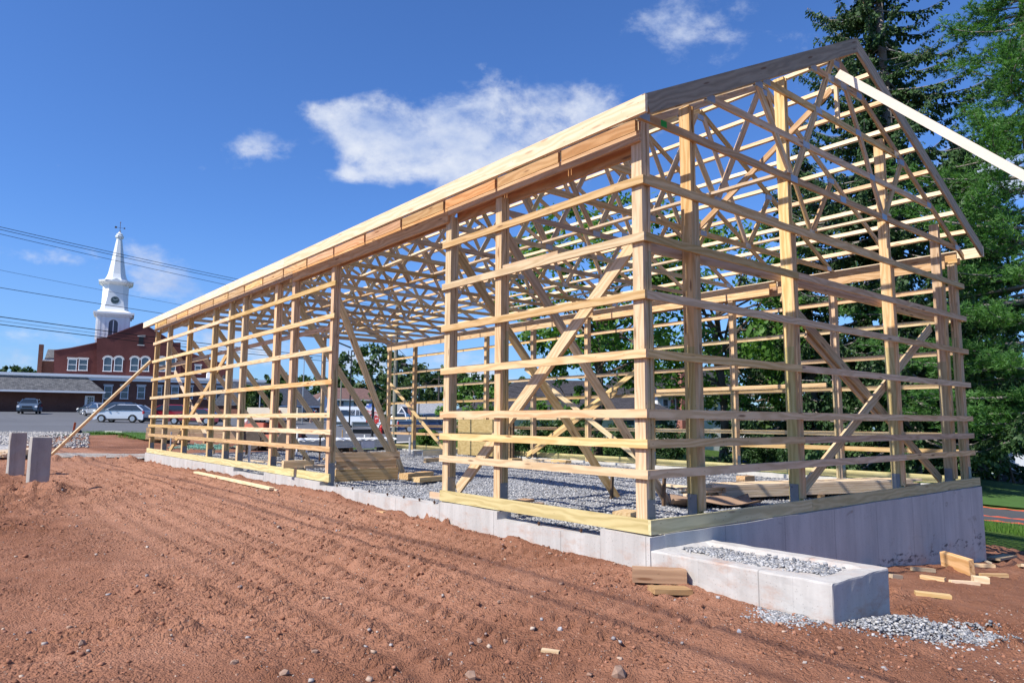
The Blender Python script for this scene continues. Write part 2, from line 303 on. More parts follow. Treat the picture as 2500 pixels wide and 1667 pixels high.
class MB:                                                # collects simple solids into one mesh
    def __init__(s): s.v = []; s.f = []; s.mi = []; s.m = 0
    def add(s, vs, fs):
        b = len(s.v); s.v += [tuple(v) for v in vs]; s.f += [tuple(i+b for i in f) for f in fs]; s.mi += [s.m]*len(fs); return s
    def box(s, x0, y0, z0, x1, y1, z1, M=None):
        vs = [Vector((x, y, z)) for z in (z0, z1) for y in (y0, y1) for x in (x0, x1)]
        if M is not None: vs = [M @ v for v in vs]
        return s.add(vs, [(0, 2, 3, 1), (4, 5, 7, 6), (0, 1, 5, 4), (2, 6, 7, 3), (0, 4, 6, 2), (1, 3, 7, 5)])
    def tube(s, p, q, r0, r1=None, n=8, cap=True):
        p, q = Vector(p), Vector(q); r1 = r0 if r1 is None else r1; d = (q-p).normalized()
        a = d.orthogonal().normalized(); b = d.cross(a); vs = []
        for (c, r) in ((p, r0), (q, r1)):
            vs += [c+(a*math.cos(2*math.pi*i/n)+b*math.sin(2*math.pi*i/n))*r for i in range(n)]
        fs = [(i, (i+1) % n, n+(i+1) % n, n+i) for i in range(n)]
        if cap: fs += [tuple(range(n))[::-1], tuple(range(n, 2*n))]
        return s.add(vs, fs)
    def path(s, pts, rs, n=7):
        for i in range(len(pts)-1): s.tube(pts[i], pts[i+1], rs[i], rs[i+1], n)
        return s
    def lathe(s, prof, n=12, M=None):                    # prof: (r, z)
        vs = [Vector((r*math.cos(2*math.pi*i/n), r*math.sin(2*math.pi*i/n), z)) for r, z in prof for i in range(n)]
        if M is not None: vs = [M @ v for v in vs]
        fs = [(k*n+i, k*n+(i+1) % n, (k+1)*n+(i+1) % n, (k+1)*n+i) for k in range(len(prof)-1) for i in range(n)]
        fs += [tuple(range(n))[::-1], tuple(range((len(prof)-1)*n, len(prof)*n))]
        return s.add(vs, fs)
    def prism(s, poly, y0, y1, M=None):                  # poly in (x, z), extruded along y
        n = len(poly); vs = [Vector((x, y, z)) for y in (y0, y1) for x, z in poly]
        if M is not None: vs = [M @ v for v in vs]
        return s.add(vs, [tuple(range(n)), tuple(range(2*n-1, n-1, -1))]+[(i, n+i, n+(i+1) % n, (i+1) % n) for i in range(n)])
    def blob(s, c, r, seed=0, sub=1, jag=.25):
        import bmesh
        bm = bmesh.new(); bmesh.ops.create_icosphere(bm, subdivisions=sub, radius=1); q = random.Random(seed)
        r = (r, r, r) if not hasattr(r, '__len__') else r
        vs = [Vector((v.co.x*r[0], v.co.y*r[1], v.co.z*r[2]))*(1+q.uniform(-jag, jag))+Vector(c) for v in bm.verts]
        fs = [tuple(v.index for v in f.verts) for f in bm.faces]; bm.free(); return s.add(vs, fs)
    def build(s, name, m, parent=None, mw=None, smooth=False, uv=False):
        me = mesh(name, s.v, s.f, smooth); o = link(name, me, m, parent, mw)
        if isinstance(m, (list, tuple)): me.polygons.foreach_set('material_index', s.mi)
        if uv: boxuv(me)
        return o
def boxuv(me):                                           # metric UVs: u along the horizontal, v up the face
    uvl = me.uv_layers.new(name='UVMap').data
    for p in me.polygons:
        n = p.normal; h = Vector((-n.y, n.x, 0)); h = h.normalized() if h.length > .05 else Vector((1, 0, 0)); w = n.cross(h)
        for li in p.loop_indices:
            co = me.vertices[me.loops[li].vertex_index].co; uvl[li].uv = (co.dot(h), co.dot(w))
def frame(p, q, up=(0, 0, 1)):
    p, q = Vector(p), Vector(q); x = (q-p).normalized(); up = Vector(up)
    y = up.cross(x)
    if y.length < 1e-4: y = Vector((0, 1, 0)).cross(x)
    y.normalize(); z = x.cross(y)
    return Matrix(((x.x, y.x, z.x, p.x), (x.y, y.y, z.y, p.y), (x.z, y.z, z.z, p.z), (0, 0, 0, 1))), (q-p).length
def beam(name, p, q, w, h, m, parent=None, up=(0, 0, 1)):    # board from p to q, w across, h along up; local X runs with the grain
    M, L = frame(p, q, up); j = rnd.uniform(-.0007, .0007)
    mb = MB(); mb.box(0, -w/2+j, -h/2-j, L, w/2+j, h/2-j)
    return mb.build(name, m, parent, M)
def quads(name, V, m, parent=None, smooth=False):        # V: (n,4,3) or (n,3,3) array of loose faces
    n, k = V.shape[:2]; me = bpy.data.meshes.new(name)
    me.vertices.add(n*k); me.vertices.foreach_set('co', V.reshape(-1).astype(np.float32))
    me.loops.add(n*k); me.loops.foreach_set('vertex_index', np.arange(n*k, dtype=np.int32))
    me.polygons.add(n); me.polygons.foreach_set('loop_start', np.arange(0, n*k, k, dtype=np.int32)); me.polygons.foreach_set('loop_total', np.full(n, k, dtype=np.int32))
    me.update(calc_edges=True); return link(name, me, m, parent)
def copy_tree(o, parent=None):
    c = o.copy(); C.objects.link(c); c.parent = parent
    for ch in list(o.children): copy_tree(ch, c)
    return c

# ------------------------------------------------------------------ terrain
CTRL = [(-.1, 21.3, -.30), (-.1, 13.7, -.21), (-.1, 7.6, -.20), (-.1, 3.66, -.32), (-.1, 1.9, -.31), (0, .5, -.34), (0, -1.85, -.42), (1.0, -1.95, -.62), (2.6, -.2, -.75), (5.4, -.1, -.97), (9.0, -.1, -1.33),
        (4.5, 5, -.5), (4.5, 15, -.5), (9.3, 10, -.8), (9.2, 21, -.55), (-4, 10.7, -.2), (-4, 15.2, -.2), (-5.5, -4.6, -.52), (-3, -1.5, -.47), (0, -3.5, -.6), (3, -5, -.9), (-9, 0, -.4), (-9, 12, -.2), (-2.6, 23.2, -.22), (-9, 24, -.2), (-12, -12, -.5), (8, -8, -1.5), (13, -2, -1.65)]
for px, py, d in ((0, 1057, 46), (300, 1062, 40), (300, 1032.5, 67), (65, 1010.7, 79), (200, 1007, 97), (470, 1037, 63), (755, 1026, 88), (900, 1048, 86), (660, 1100, 36), (960, 1086, 51), (1030, 1086, 46), (1000, 1056, 70), (1400, 1068, 60), (1400, 1115, 35),
                  (2225, 1152, 36), (1800, 1128, 41), (2430, 1245, 25), (2405, 1171, 57), (2000, 1160, 32), (700, 990, 300), (1250, 1015, 300), (0, 985, 300), (2400, 1075, 300), (-900, 1010, 120), (3300, 1300, 60)):
    p = P(px, py, d); CTRL.append((p.x, p.y, p.z))
CT = np.array(CTRL, float)
def _tps():
    n = len(CT); D = np.hypot(CT[:, None, 0]-CT[None, :, 0], CT[:, None, 1]-CT[None, :, 1])
    A = np.zeros((n+3, n+3)); A[:n, :n] = -D; A[:n, n] = 1; A[:n, n+1:] = CT[:, :2]; A[n:, :n] = A[:n, n:].T
    return np.linalg.solve(A, np.concatenate([CT[:, 2], [0, 0, 0]]))
TW = _tps()
def tz(x, y):
    x = np.asarray(x, float); y = np.asarray(y, float); z = TW[len(CT)]+TW[-2]*x+TW[-1]*y
    for i in range(len(CT)): z = z - TW[i]*np.sqrt((x-CT[i, 0])**2+(y-CT[i, 1])**2+.25)
    return z
def G(px, depth, dz=0):                                  # ground point seen in photo column px at that depth
    p = P(px, 1030, depth); return Vector((p.x, p.y, float(tz(p.x, p.y))+dz))
def vnoise(x, y, seed):                                  # value noise
    q = np.random.RandomState(seed).rand(256, 256); xi = np.floor(x).astype(int); yi = np.floor(y).astype(int); fx = x-xi; fy = y-yi
    fx = fx*fx*(3-2*fx); fy = fy*fy*(3-2*fy); a = q[xi % 256, yi % 256]; b = q[(xi+1) % 256, yi % 256]; c = q[xi % 256, (yi+1) % 256]; d = q[(xi+1) % 256, (yi+1) % 256]
    return (a*(1-fx)+b*fx)*(1-fy)+(c*(1-fx)+d*fx)*fy-.5
def fbm(x, y, f, o, seed, g=.5):
    s = 0; a = 1
    for i in range(o): s = s+a*vnoise(x*f+17*i, y*f+31*i, seed+i); f *= 2.03; a *= g
    return s
def sst(x, a, b):
    t = np.clip((x-a)/(b-a), 0, 1); return t*t*(3-2*t)
def dirt_detail(x, y):
    d = fbm(x, y, .45, 3, 3)*.06
    rough = sst(fbm(x, y, .5, 3, 40), -.12, .28)
    d += fbm(x, y, 3.0, 4, 9, .62)*(.018+.045*rough)+fbm(x, y, 13, 2, 19, .6)*.022
    d += np.maximum(fbm(x, y, 9.0, 3, 21, .6)-.12, 0)*.16*rough        # clods
    # crawler tracks: rows of pressed cleats running along the barn
    wx = x+.18*np.sin(y*.23)+fbm(x, y, .5, 2, 55)*.12
    band = sst(x, -4.3, -3.3)*(1-sst(x, -.45, -.15))*sst(y, -2.2, -.4)*(1-sst(y, 18, 22))
    band *= .35+.65*sst(fbm(x, y, .33, 2, 71), -.35, .0)
    rows = np.cos(wx*2*np.pi/.30)
    cle = np.cos((y+.06*np.sin(wx*9)+fbm(x, y, 2.0, 2, 61)*.05)*2*np.pi/.17)
    d *= 1-.45*band
    d += band*(.024*rows-.085*np.maximum(cle*.5+.5, 0)**3*np.maximum(rows*.5+.5, 0)**1.5)
    # loose ridge along the foundation, mound round the piers, bumps at the yard edge
    d += np.exp(-((x+.12)/.16)**2)*sst(y, -1.9, -.5)*(1-sst(y, 20.5, 21.5))*(.035+.07*np.maximum(fbm(x, y, 2.2, 4, 33, .65), -.1))
    for (mx, my, r, h) in ((-4.7, 9.8, .8, .13), (-5.1, 8.6, 1.3, .16), (-3.7, 9.1, .8, .10), (-5.2, 14.5, 1.6, .05), (-6.3, 7.0, 1.4, .08)):
        d += h*np.exp(-((x-mx)**2+(y-my)**2)/r**2)*(1+1.3*fbm(x, y, 3.0, 4, 81, .65))
    d += np.exp(-((y-21.9)/.5)**2)*(.10+.25*np.maximum(fbm(x, y, 2.2, 4, 91, .65), -.1))*(1-sst(x, -.4, .2))*sst(x, -8, -3)
    return d
def region(x, y):                                        # 0 = bare red soil, 1 = grass
    dirt = (1-sst(x+fbm(x, y, .3, 2, 5)*2, 11.2, 12.0))*(1-sst(y-.25*x, 40, 42))*sst(x, -40, -35)
    g = 1-dirt
    return np.clip(g, 0, 1)
def grade(knots):
    out = [knots[0][0]]
    for (a, s0), (b, s1) in zip(knots, knots[1:]):
        x = a
        while x < b-1e-6:
            s = s0+(s1-s0)*(x-a)/(b-a); x += max(s, 1e-3); out.append(min(x, b))
    return np.unique(np.round(out, 4))
def terrain():
    xs = grade([(-420, 40), (-60, 6), (-14, .3), (-8, .12), (-5.6, .05), (-.6, .032), (.6, .032), (3, .1), (14, .4), (30, 2), (120, 8), (620, 45)])
    ys = grade([(-60, 8), (-14, 1.0), (-4.2, .12), (-3, .03), (4, .04), (12, .08), (24, .16), (46, .34), (110, 4), (300, 15), (900, 60)])
    X, Y = np.meshgrid(xs, ys); Z = tz(X, Y)
    near = sst(X, -30, -12)*(1-sst(X, 10, 16))*sst(Y, -14, -8)*(1-sst(Y, 23, 27))
    far = 1-near
    Z = Z+near*dirt_detail(X, Y)+far*fbm(X, Y, .3, 3, 12)*.03
    # keep the soil below the barn floor and out of the walls
    ins = (X > .02)*(X < 9.2)*(Y > .02)*(Y < 21.4); Z = np.where(ins, np.minimum(Z, -.45), Z)
    ny, nx = X.shape; co = np.stack([X, Y, Z], -1).reshape(-1, 3)
    me = bpy.data.meshes.new('ground'); me.vertices.add(nx*ny); me.vertices.foreach_set('co', co.reshape(-1).astype(np.float32))
    i = np.arange((ny-1)*(nx-1)); a = (i//(nx-1))*nx+i % (nx-1); F = np.stack([a, a+1, a+nx+1, a+nx], -1)
    me.loops.add(F.size); me.loops.foreach_set('vertex_index', F.reshape(-1).astype(np.int32)); me.polygons.add(len(F))
    me.polygons.foreach_set('loop_start', (np.arange(len(F))*4).astype(np.int32)); me.polygons.foreach_set('loop_total', np.full(len(F), 4, np.int32))
    me.polygons.foreach_set('use_smooth', np.ones(len(F), bool)); me.update(calc_edges=True)
    at = me.attributes.new('region', 'FLOAT', 'POINT'); at.data.foreach_set('value', region(X, Y).reshape(-1).astype(np.float32))
    o = link('ground', me, dirt_m()); o['kind'] = 'structure'
terrain()
def gz(x, y):                                            # visible ground height incl. detail near the barn
    x = np.asarray(x, float); y = np.asarray(y, float)
    near = sst(x, -30, -12)*(1-sst(x, 10, 16))*sst(y, -14, -8)*(1-sst(y, 23, 27))
    return tz(x, y)+near*dirt_detail(x, y)
def sheet(name, poly, m, dz, step=.8, kind='structure', thick=.0, noise=0):
    """a sheet draped on the terrain, cut to a polygon of (x, y)"""
    import bmesh
    xs = [p[0] for p in poly]; ys = [p[1] for p in poly]; bm = bmesh.new()
    bm.faces.new([bm.verts.new((x, y, 0)) for x, y in poly])
    for ax, lo, hi in ((0, min(xs), max(xs)), (1, min(ys), max(ys))):
        v = math.floor(lo/step)*step+step
        while v < hi:
            no = (1, 0, 0) if ax == 0 else (0, 1, 0); co = (v, 0, 0) if ax == 0 else (0, v, 0)
            bmesh.ops.bisect_plane(bm, geom=bm.verts[:]+bm.edges[:]+bm.faces[:], plane_co=co, plane_no=no, dist=1e-5); v += step
    bm.verts.ensure_lookup_table(); xy = np.array([(v.co.x, v.co.y) for v in bm.verts]); z = gz(xy[:, 0], xy[:, 1])+dz
    if noise: z = z+fbm(xy[:, 0], xy[:, 1], 1.2, 3, 14)*noise
    for v, h in zip(bm.verts, z): v.co.z = h
    me = bpy.data.meshes.new(name); bm.normal_update()
    for f in bm.faces:
        if f.normal.z < 0: f.normal_flip()
    bm.to_mesh(me); bm.free(); o = link(name, me, m); o['kind'] = kind; return o
def gxy(px, d):
    p = P(px, 1030, d); return (p.x, p.y)

# ------------------------------------------------------------------ sheets of ground cover
GZ = -.085                                               # top of the gravel inside the barn
def gravel_floor():
    xs = np.linspace(.2, 8.95, 90); ys = np.linspace(.2, 21.3, 200); X, Y = np.meshgrid(xs, ys)
    Z = GZ+fbm(X, Y, .6, 3, 15)*.07+fbm(X, Y, 5, 2, 16)*.018-.01
    v = np.stack([X, Y, Z], -1).reshape(-1, 3); n = len(xs)
    f = [(j*n+i, j*n+i+1, (j+1)*n+i+1, (j+1)*n+i) for j in range(len(ys)-1) for i in range(n-1)]
    o = link('gravel_floor', mesh('gravel_floor', v, f, True), GRAVEL); o['kind'] = 'structure'
gravel_floor()
sheet('parking_lot', [gxy(-700, 46), gxy(100, 46), gxy(235, 45.5), gxy(300, 47), gxy(420, 45), gxy(640, 46), gxy(800, 48), gxy(905, 52.5), gxy(1080, 56), gxy(1120, 64), gxy(1110, 90), gxy(900, 112), gxy(640, 108), gxy(0, 94.5), gxy(-700, 90)], ASPH, .07, 1.5)
sheet('sidewalk', [gxy(640, 44), gxy(800, 46.2), gxy(905, 50.7), gxy(1010, 52.4), gxy(1010, 53.6), gxy(905, 52), gxy(800, 47.6), gxy(640, 45.6)], plain('pavement concrete', (.50, .49, .47), .9, 0, .15, 2), .10, .8)
sheet('gravel_yard', [(-14, 24.5), (-5.2, 22.9), (-3.2, 23.4), (-2.9, 26), (-2.6, 30), (-2.5, 36), (-1, 41), gxy(215, 45.8), gxy(-250, 46.3), (-16, 34)], YARDG, .06, .25, noise=.02)
sheet('gravel_track', [(-9, 23.6), (-4.2, 22.9), (-1.5, 23.2), (3.2, 22.2), (9.5, 22.2), (9.6, 24.3), (3.2, 25.2), (-1.5, 26.2), (-4.5, 26.0), (-9, 25.4)], YARDR, .06, .2, noise=.02)
sheet('lawn', [gxy(215, 44.6), gxy(208, 45.4), gxy(235, 45.2), gxy(400, 43.8), gxy(420, 37.5), gxy(355, 37), gxy(300, 40)], plain('lawn turf', (.055, .12, .02), .95, 0, .45, 5, 1), .10, .5, noise=.12)
sheet('lawn', [gxy(2300, 30), gxy(2330, 26.5), gxy(2560, 25.5), gxy(2800, 26), gxy(2800, 52), gxy(2330, 53)], plain('shaded lawn', (.055, .12, .025), .95, 0, .4, 4, 1), .05, 1.0)
sheet('road', [gxy(2260, 53), gxy(2800, 52), gxy(2800, 66), gxy(2250, 66)], ASPHD, .08, 1.5)
sheet('path', [gxy(2310, 20.8), gxy(2360, 20.2), gxy(2700, 19.4), gxy(2700, 25), gxy(2360, 25.2), gxy(2310, 25.4)], ASPHD, .05, .6)

# ------------------------------------------------------------------ barn
barn = thing('barn_frame', 'unfinished wooden barn frame of bare posts, girts and open roof trusses', 'barn frame')
W, L = 9.1, 21.42
GIRT = [.59, .895, 1.2, 1.81, 2.42, 3.03, 3.64]
def bp(name, p, q, w, h, m, up=(0, 0, 1), parent=None): return beam(name, p, q, w, h, m, parent or barn, up)
def post(x0, y0, x1, y1, z1, zt, ply='x', shoe=None, z0=-.02):
    """laminated post: three plies, treated below zt; shoe = side that shows the steel bracket"""
    mb = MB()
    for k in range(3):
        for (a, b, mi) in ((z0, zt-.12*(k % 2), 1), (zt-.12*(k % 2), z1, 0)):
            mb.m = 0 if (k == 0 and shoe == 'y') else mi; g = .005
            if ply == 'x':
                w = (x1-x0)/3; e = .009*(k == 1); mb.box(x0+k*w+g/2-x0, e, a, x0+(k+1)*w-g/2-x0, y1-y0-e, b)
            else:
                w = (y1-y0)/3; e = .004*(k == 1); mb.box(e, k*w+g/2, a, x1-x0-e, (k+1)*w-g/2, b)
    # grain runs up: build lying along X so the wood texture follows the post
    M = Matrix(((0, 0, 1, 0), (0, 1, 0, 0), (-1, 0, 0, 0), (0, 0, 0, 1)))     # world (x,y,z) -> local (z, y, -x)
    mb.v = [tuple(M @ Vector(v)) for v in mb.v]
    o = mb.build('post', [FIR, TREAT], barn, Matrix.Translation((x0, y0, 0)) @ M.inverted())
    if shoe:
        s = MB(); h = .335
        if shoe == 'y': s.box(x0+.012, y0-.006, -.06, x1-.012, y0-.0005, h); bolts = [((x0+x1)/2+d, y0-.008, z) for d, z in ((.035, .29), (-.02, .1))]
        else: s.box(x0-.006, y0+.012, -.06, x0-.0005, y1-.012, h); bolts = [(x0-.008, (y0+y1)/2+d, z) for d, z in ((.03, .29), (-.02, .1))]
        for b in bolts: s.blob(b, .011, 1, 1, 0)
        s.build('bracket', STEEL, o, o.matrix_basis.inverted())
    return o
# west wall posts (near face y, width)
WY = [(.05, .19, 2.9), (2.43, 2.555, 2.28), (3.60, 3.735, 1.62), (7.46, 7.58, 2.15), (9.34, 9.48, 2.0), (10.31, 10.45, 1.9), (12.44, 12.57, 1.95), (13.47, 13.61, 1.4), (14.81, 14.94, 1.75), (17.26, 17.40, 1.65), (19.60, 19.74, 1.5), (21.24, 21.38, 1.3)]
for i, (a, b, zt) in enumerate(WY): post(.04, a, .18, b, 4.06 if i else 4.3, zt, 'x', 'y')
bp('post', (.205, .235, .06), (.205, .235, 4.3), .045, .085, FIR, (0, 1, 0))
EY = [(.08, 2.8), (2.36, 1.9), (4.80, 2.1), (7.3, 1.8), (9.62, 1.9), (12.02, 1.7), (14.47, 1.8), (16.9, 1.7), (19.16, 1.6), (21.2, 1.5)]
for a, zt in EY: post(8.92, a, 9.06, a+.13, 4.06, zt, 'y', 'y')
# gable posts with a stud on their outer edge
for x, zt, in ((.93, 1.95), (3.055, 2.1), (6.085, 2.3), (8.21, 2.2)):
    top = 4.30+.49*min(x, W-x-.09)
    post(x, .082, x+.1, .225, top, zt, 'x', 'x')
    bp('stud', (x+.045, .061, .16), (x+.045, .061, 3.70), .089, .038, FIR, (0, 1, 0))
for x in (2.9, 6.02): post(x, 21.22, x+.13, 21.36, 4.3, 1.9, 'x', None)
# girts
for k, z in enumerate(GIRT):
    bp('girt', (.019, -.004, z), (.019, 3.76, z), .038, .089, FIR)
    e = 7.33-.03*rnd.random()
    bp('girt', (.019, e+(0, 0, .05, .02, .07, .0, .02)[k], z), (.019, 13.4+.9*(k % 3), z), .038, .089, FIR)
    bp('girt', (.019, 13.404+.9*(k % 3), z), (.019, 21.45, z), .038, .089, FIR)
    j = 3.1 if k % 2 else 6.13
    bp('girt', (.041, .019, z), (j, .019, z), .038, .089, FIR); bp('girt', (j+.004, .019, z), (9.09+.02*rnd.random(), .019, z), .038, .089, FIR)
    bp('girt', (9.081, .04, z), (9.081, 9.6, z), .038, .089, FIR); bp('girt', (9.081, 9.605, z), (9.081, 21.40, z), .038, .089, FIR)
for a, b, z in ((1.35, 2.40, 3.085), (14.0, 19.0, 1.36)): bp('girt', (.06, a, z+.0), (.06, b, z+.0), .036, .089, FIR) if a < 5 else bp('girt', (8.9, 2.6, 1.9), (8.9, 7.1, 1.9), .036, .089, FIR)
# treated skirt boards
bp('skirt_board', (.0175, -.03, .08), (.0175, 3.73, .08), .035, .142, TREATG)
bp('skirt_board', (.0175, 7.32, .08), (.0175, 10.28, .08), .035, .142, TREATG); bp('skirt_board', (.0175, 10.284, .08), (.0175, 21.45, .08), .035, .142, TREATG)
bp('skirt_board', (-.0, -.0175, .08), (3.14, -.0175, .08), .035, .142, TREATG); bp('skirt_board', (3.144, -.0175, .08), (9.13, -.0175, .08), .035, .142, TREATG)
bp('skirt_board', (9.09, .04, .08), (9.09, 12, .08), .035, .142, TREATG); bp('skirt_board', (9.09, 12.004, .08), (9.09, 21.4, .08), .035, .142, TREATG)
bp('skirt_board', (.058, 2.62, .06), (.058, 4.05, .06), .036, .089, PALE)
# eave headers: outer beam with blocking above it between the trusses, inner beam behind the posts
TY = [1.26+1.2335*k for k in range(17)]
def header(x, s):                                        # s = outward direction
    for (a, b, z0, m) in ((.04, 3.635, 4.065, RED), (3.64, 9.40, 3.97, RED), (9.405, 21.4, 4.06, FIR)):
        bp('header', (x, a, (z0+4.18)/2), (x, b, (z0+4.18)/2), .038, 4.18-z0, m)
        bp('header', (x-s*.159, a+.2, 4.13), (x-s*.159, b-.01, 4.13), .036, .285, m if s < 0 else FIR)
    ys = [.06]+TY+[21.36]
    for a, b in zip(ys, ys[1:]): bp('blocking', (x+s*.004, a+.03, 4.247), (x+s*.004, b-.03, 4.247), .038, .128, RED if a < 9 else FIR)
header(.019, -1); header(9.081, 1)
# trusses
def top_u(x): return 4.31+.49*min(x, W-x)                # underside of the top chord
_p = MB().box(-.085, -.0205, -.045, .085, .0205, .045); PLME = mesh('gang_plate', _p.v, _p.f); PLME.materials.append(PLATE)
def truss(y, parent, end=False):
    t = bp('truss', (.02, y, 4.362), (W-.02, y, 4.362), .038, .089, FIR, parent=parent)   # the bottom chord carries the rest
    inv = t.matrix_basis.inverted()
    def sub(name, p, q, w=.038, h=.089, m=FIR, up=None):
        d = Vector(q)-Vector(p); o = beam(name, p, q, w, h, m, None, up or Vector((0, 1, 0)).cross(d)); M = frame(p, q, up or Vector((0, 1, 0)).cross(d))[0]
        o.parent = t; o.matrix_local = inv @ M; return o
    mid = W/2
    for s in (0, 1):
        X = (lambda x: x) if s == 0 else (lambda x: W-x)
        p = (X(-.225), y, 4.36+.49*-.225); q = (X(mid-.01), y, 4.36+.49*(mid-.01)); sub('top_chord', p, q)
        sub('web', (X(2.36), y, 5.47), (X(3.12), y, 4.40)); sub('web', (X(3.20), y, 4.40), (X(mid-.10), y, 6.50))
    if end:
        for z in (4.94, 5.555, 6.18):
            x = (z-4.31)/.49+.03; sub('rail', (x, y, z), (W-x, y, z))
    pts = [(.10, 4.37), (2.38, 5.46), (3.17, 4.37), (mid, 6.47), (W-3.17, 4.37), (W-2.38, 5.46), (W-.10, 4.37), (mid, 4.37)]
    if end:
        for z in (4.94, 5.555, 6.18): pts += [((z-4.31)/.49+.03, z), (W-(z-4.31)/.49-.03, z), (3.18+(z-4.4)*.66, z), (W-3.18-(z-4.4)*.66, z)]
    for x, z in pts: link('gang_plate', PLME, None, t, inv @ Matrix.Translation((x, y, z)))
    return t
truss(.062, barn, True)
t0 = truss(TY[0], barn)
for y in TY[1:]:
    c = copy_tree(t0, barn); c.matrix_local = Matrix.Translation((0, y-TY[0], 0)) @ t0.matrix_basis
truss(21.38, barn)
PX = [.3, .81, 1.34, 1.87, 2.40, 2.92, 3.45, 3.98, 4.44]
for s in (0, 1):
    n = Vector((-.44, 0, .898)) if s == 0 else Vector((.44, 0, .898))
    for x in PX:
        b = Vector((x if s == 0 else W-x, 0, 4.412+.49*x)) + n*.0455
        bp('purlin', b+Vector((0, -.232, 0)), b+Vector((0, 12.5+.05*PX.index(x), 0)), .038, .089, PALE if PX.index(x) % 3 else FIR, n); bp('purlin', b+Vector((0, 12.505+.05*PX.index(x), 0)), b+Vector((0, 21.74, 0)), .038, .089, FIR, n)
    xf = -.25 if s == 0 else W+.25
    bp('fascia', (xf, -.272, 4.293), (xf, 9.2, 4.293), .038, .188, PALE); bp('fascia', (xf, 9.203, 4.293), (xf, 21.82, 4.293), .038, .188, PALE)
    for yy in (-.251, 21.76):
        x0, x1 = (-.228, W/2) if s == 0 else (W+.228, W/2); zc = lambda x: 4.405+.49*min(x, W-x)
        mb = MB(); d = .100
        p, q = Vector((x0, yy, zc(x0))), Vector((x1, yy, zc(x1))); M, LL = frame(p, q, Vector((0, 1, 0)).cross(q-p)); sgn = 1 if s == 0 else -1
        for (a, b) in ((0, .56*LL), (.562*LL, LL)):
            pass
        k = .1*.49
        poly = [(0-k, -d if s == 0 else -d), (LL-k*1.05 if s == 0 else LL-k*1.05, -d), (LL+k*1.05, d), (0+k, d)]
        if s == 1: poly = [(0+0, -d), (LL-k*1.05, -d), (LL+k*1.05, d), (0, d)]
        else: poly = [(0, -d), (LL-k*1.05, -d), (LL+k*1.05, d), (0, d)]
        if M.col[2].z < 0: poly = [(a, -b) for a, b in poly]
        mb.prism(poly, -.019, .019); mb.build('fly_rafter', WEATH, barn, M)
# runners on the bottom chords, inner ledgers and diagonal braces
for x in (3.02, 6.08): bp('runner', (x, .02, 4.427), (x, 9.0, 4.427), .089, .038, PALE); bp('runner', (x+.1, 8.2, 4.427), (x+.1, 21.2, 4.427), .089, .038, FIR)
bp('runner', (1.5, 4.8, 4.427), (1.9, 10.2, 4.427), .089, .036, PALE); bp('runner', (7.3, 6.0, 4.427), (7.4, 11.6, 4.427), .089, .036, PALE)
bp('web_brace', (4.45, .09, 6.05), (4.45, 2.55, 4.42), .038, .089, FIR); bp('web_brace', (4.62, .1, 6.28), (4.62, .1, 5.5), .038, .06, PALE, (0, 1, 0))
bp('ledger', (.2, 7.6, 2.87), (.2, 15.6, 2.86), .038, .089, FIR); bp('ledger', (.2, 15.7, 2.84), (.2, 21.2, 2.82), .038, .12, FIR)
bp('ledger', (.25, .246, 3.02), (3.055, .246, 3.05), .038, .14, FIR); bp('ledger', (3.2, .246, 3.03), (6.08, .246, 3.03), .038, .14, FIR); bp('ledger', (6.2, .246, 3.0), (8.9, .246, 3.0), .038, .14, FIR)
def brace(p, q, m=FIR, w=.038, h=.14, up=(0, 1, 0)): return bp('brace', p, q, w, h, m, up)
for (y, yf, xf, zt) in ((2.58, 2.08, 2.96, 3.66), (3.77, 3.16, 3.02, 3.66), (7.62, 9.9, 3.04, 3.42), (9.52, 10.2, 3.2, 3.5), (10.5, 12.2, 3.4, 3.5), (12.6, 13.4, 3.3, 3.5), (14.98, 15.9, 3.3, 3.5), (17.44, 18.0, 3.2, 3.4), (19.78, 20.1, 3.0, 3.4)):
    brace((.19, y, zt), (xf, yf, GZ-.02), FIR if y < 8 or y > 12 else PALE, .038, .13, (1, 0, .9))
    s = bp('stake', (xf-.19, yf-.03, GZ-.3), (xf-.16, yf-.05, .30), .032, .05, DARKW, (1, 0, 0))
brace((.205, .33, 3.02), (.205, 3.58, .15), FIR, .14, .038, (1, 0, 0)); brace((.242, 1.3, 2.15), (.242, 3.4, .32), FIR, .12, .036, (1, 0, 0))
brace((.205, 13.7, 3.0), (.205, 19.3, .12), FIR, .14, .038, (1, 0, 0)); brace((.245, 19.4, 2.6), (.245, 14.9, .25), PALE, .13, .038, (1, 0, 0))
brace((3.2, .30, 2.80), (8.25, .30, .13), FIR, .14, .038, (0, 1, 0)); brace((8.1, .26, 2.81), (3.2, .26, .09), FIR, .14, .038, (0, 1, 0)); brace((3.88, .345, 2.36), (6.0, .345, 1.25), FIR, .13, .036, (0, 1, 0))
brace((8.87, 12.3, .03), (8.87, 7.45, 2.62), FIR, .13, .038, (1, 0, 0)); brace((8.83, 12.3, 2.77), (8.83, 7.6, .10), PALE, .13, .038, (1, 0, 0)); brace((8.79, 11.9, .14), (8.79, 8.4, 1.95), FIR, .12, .036, (1, 0, 0))
brace((8.85, 20.9, 2.6), (8.85, 16.9, .1), FIR, .13, .038, (1, 0, 0))
# the two raking boards that reach outside
bp('raking_board', (-.02, 21.5, 3.08), (-2.62, 23.2, float(gz(-2.62, 23.2))-.02), .04, .115, PALE, (1, -.4, 1))
bp('raking_board', (4.40, -.035, 6.235), (7.55, -8.0, -1.54), .035, .118, plain('white board', (.80, .74, .64), .7, 0, .08, 5), (0, .7, -.7))
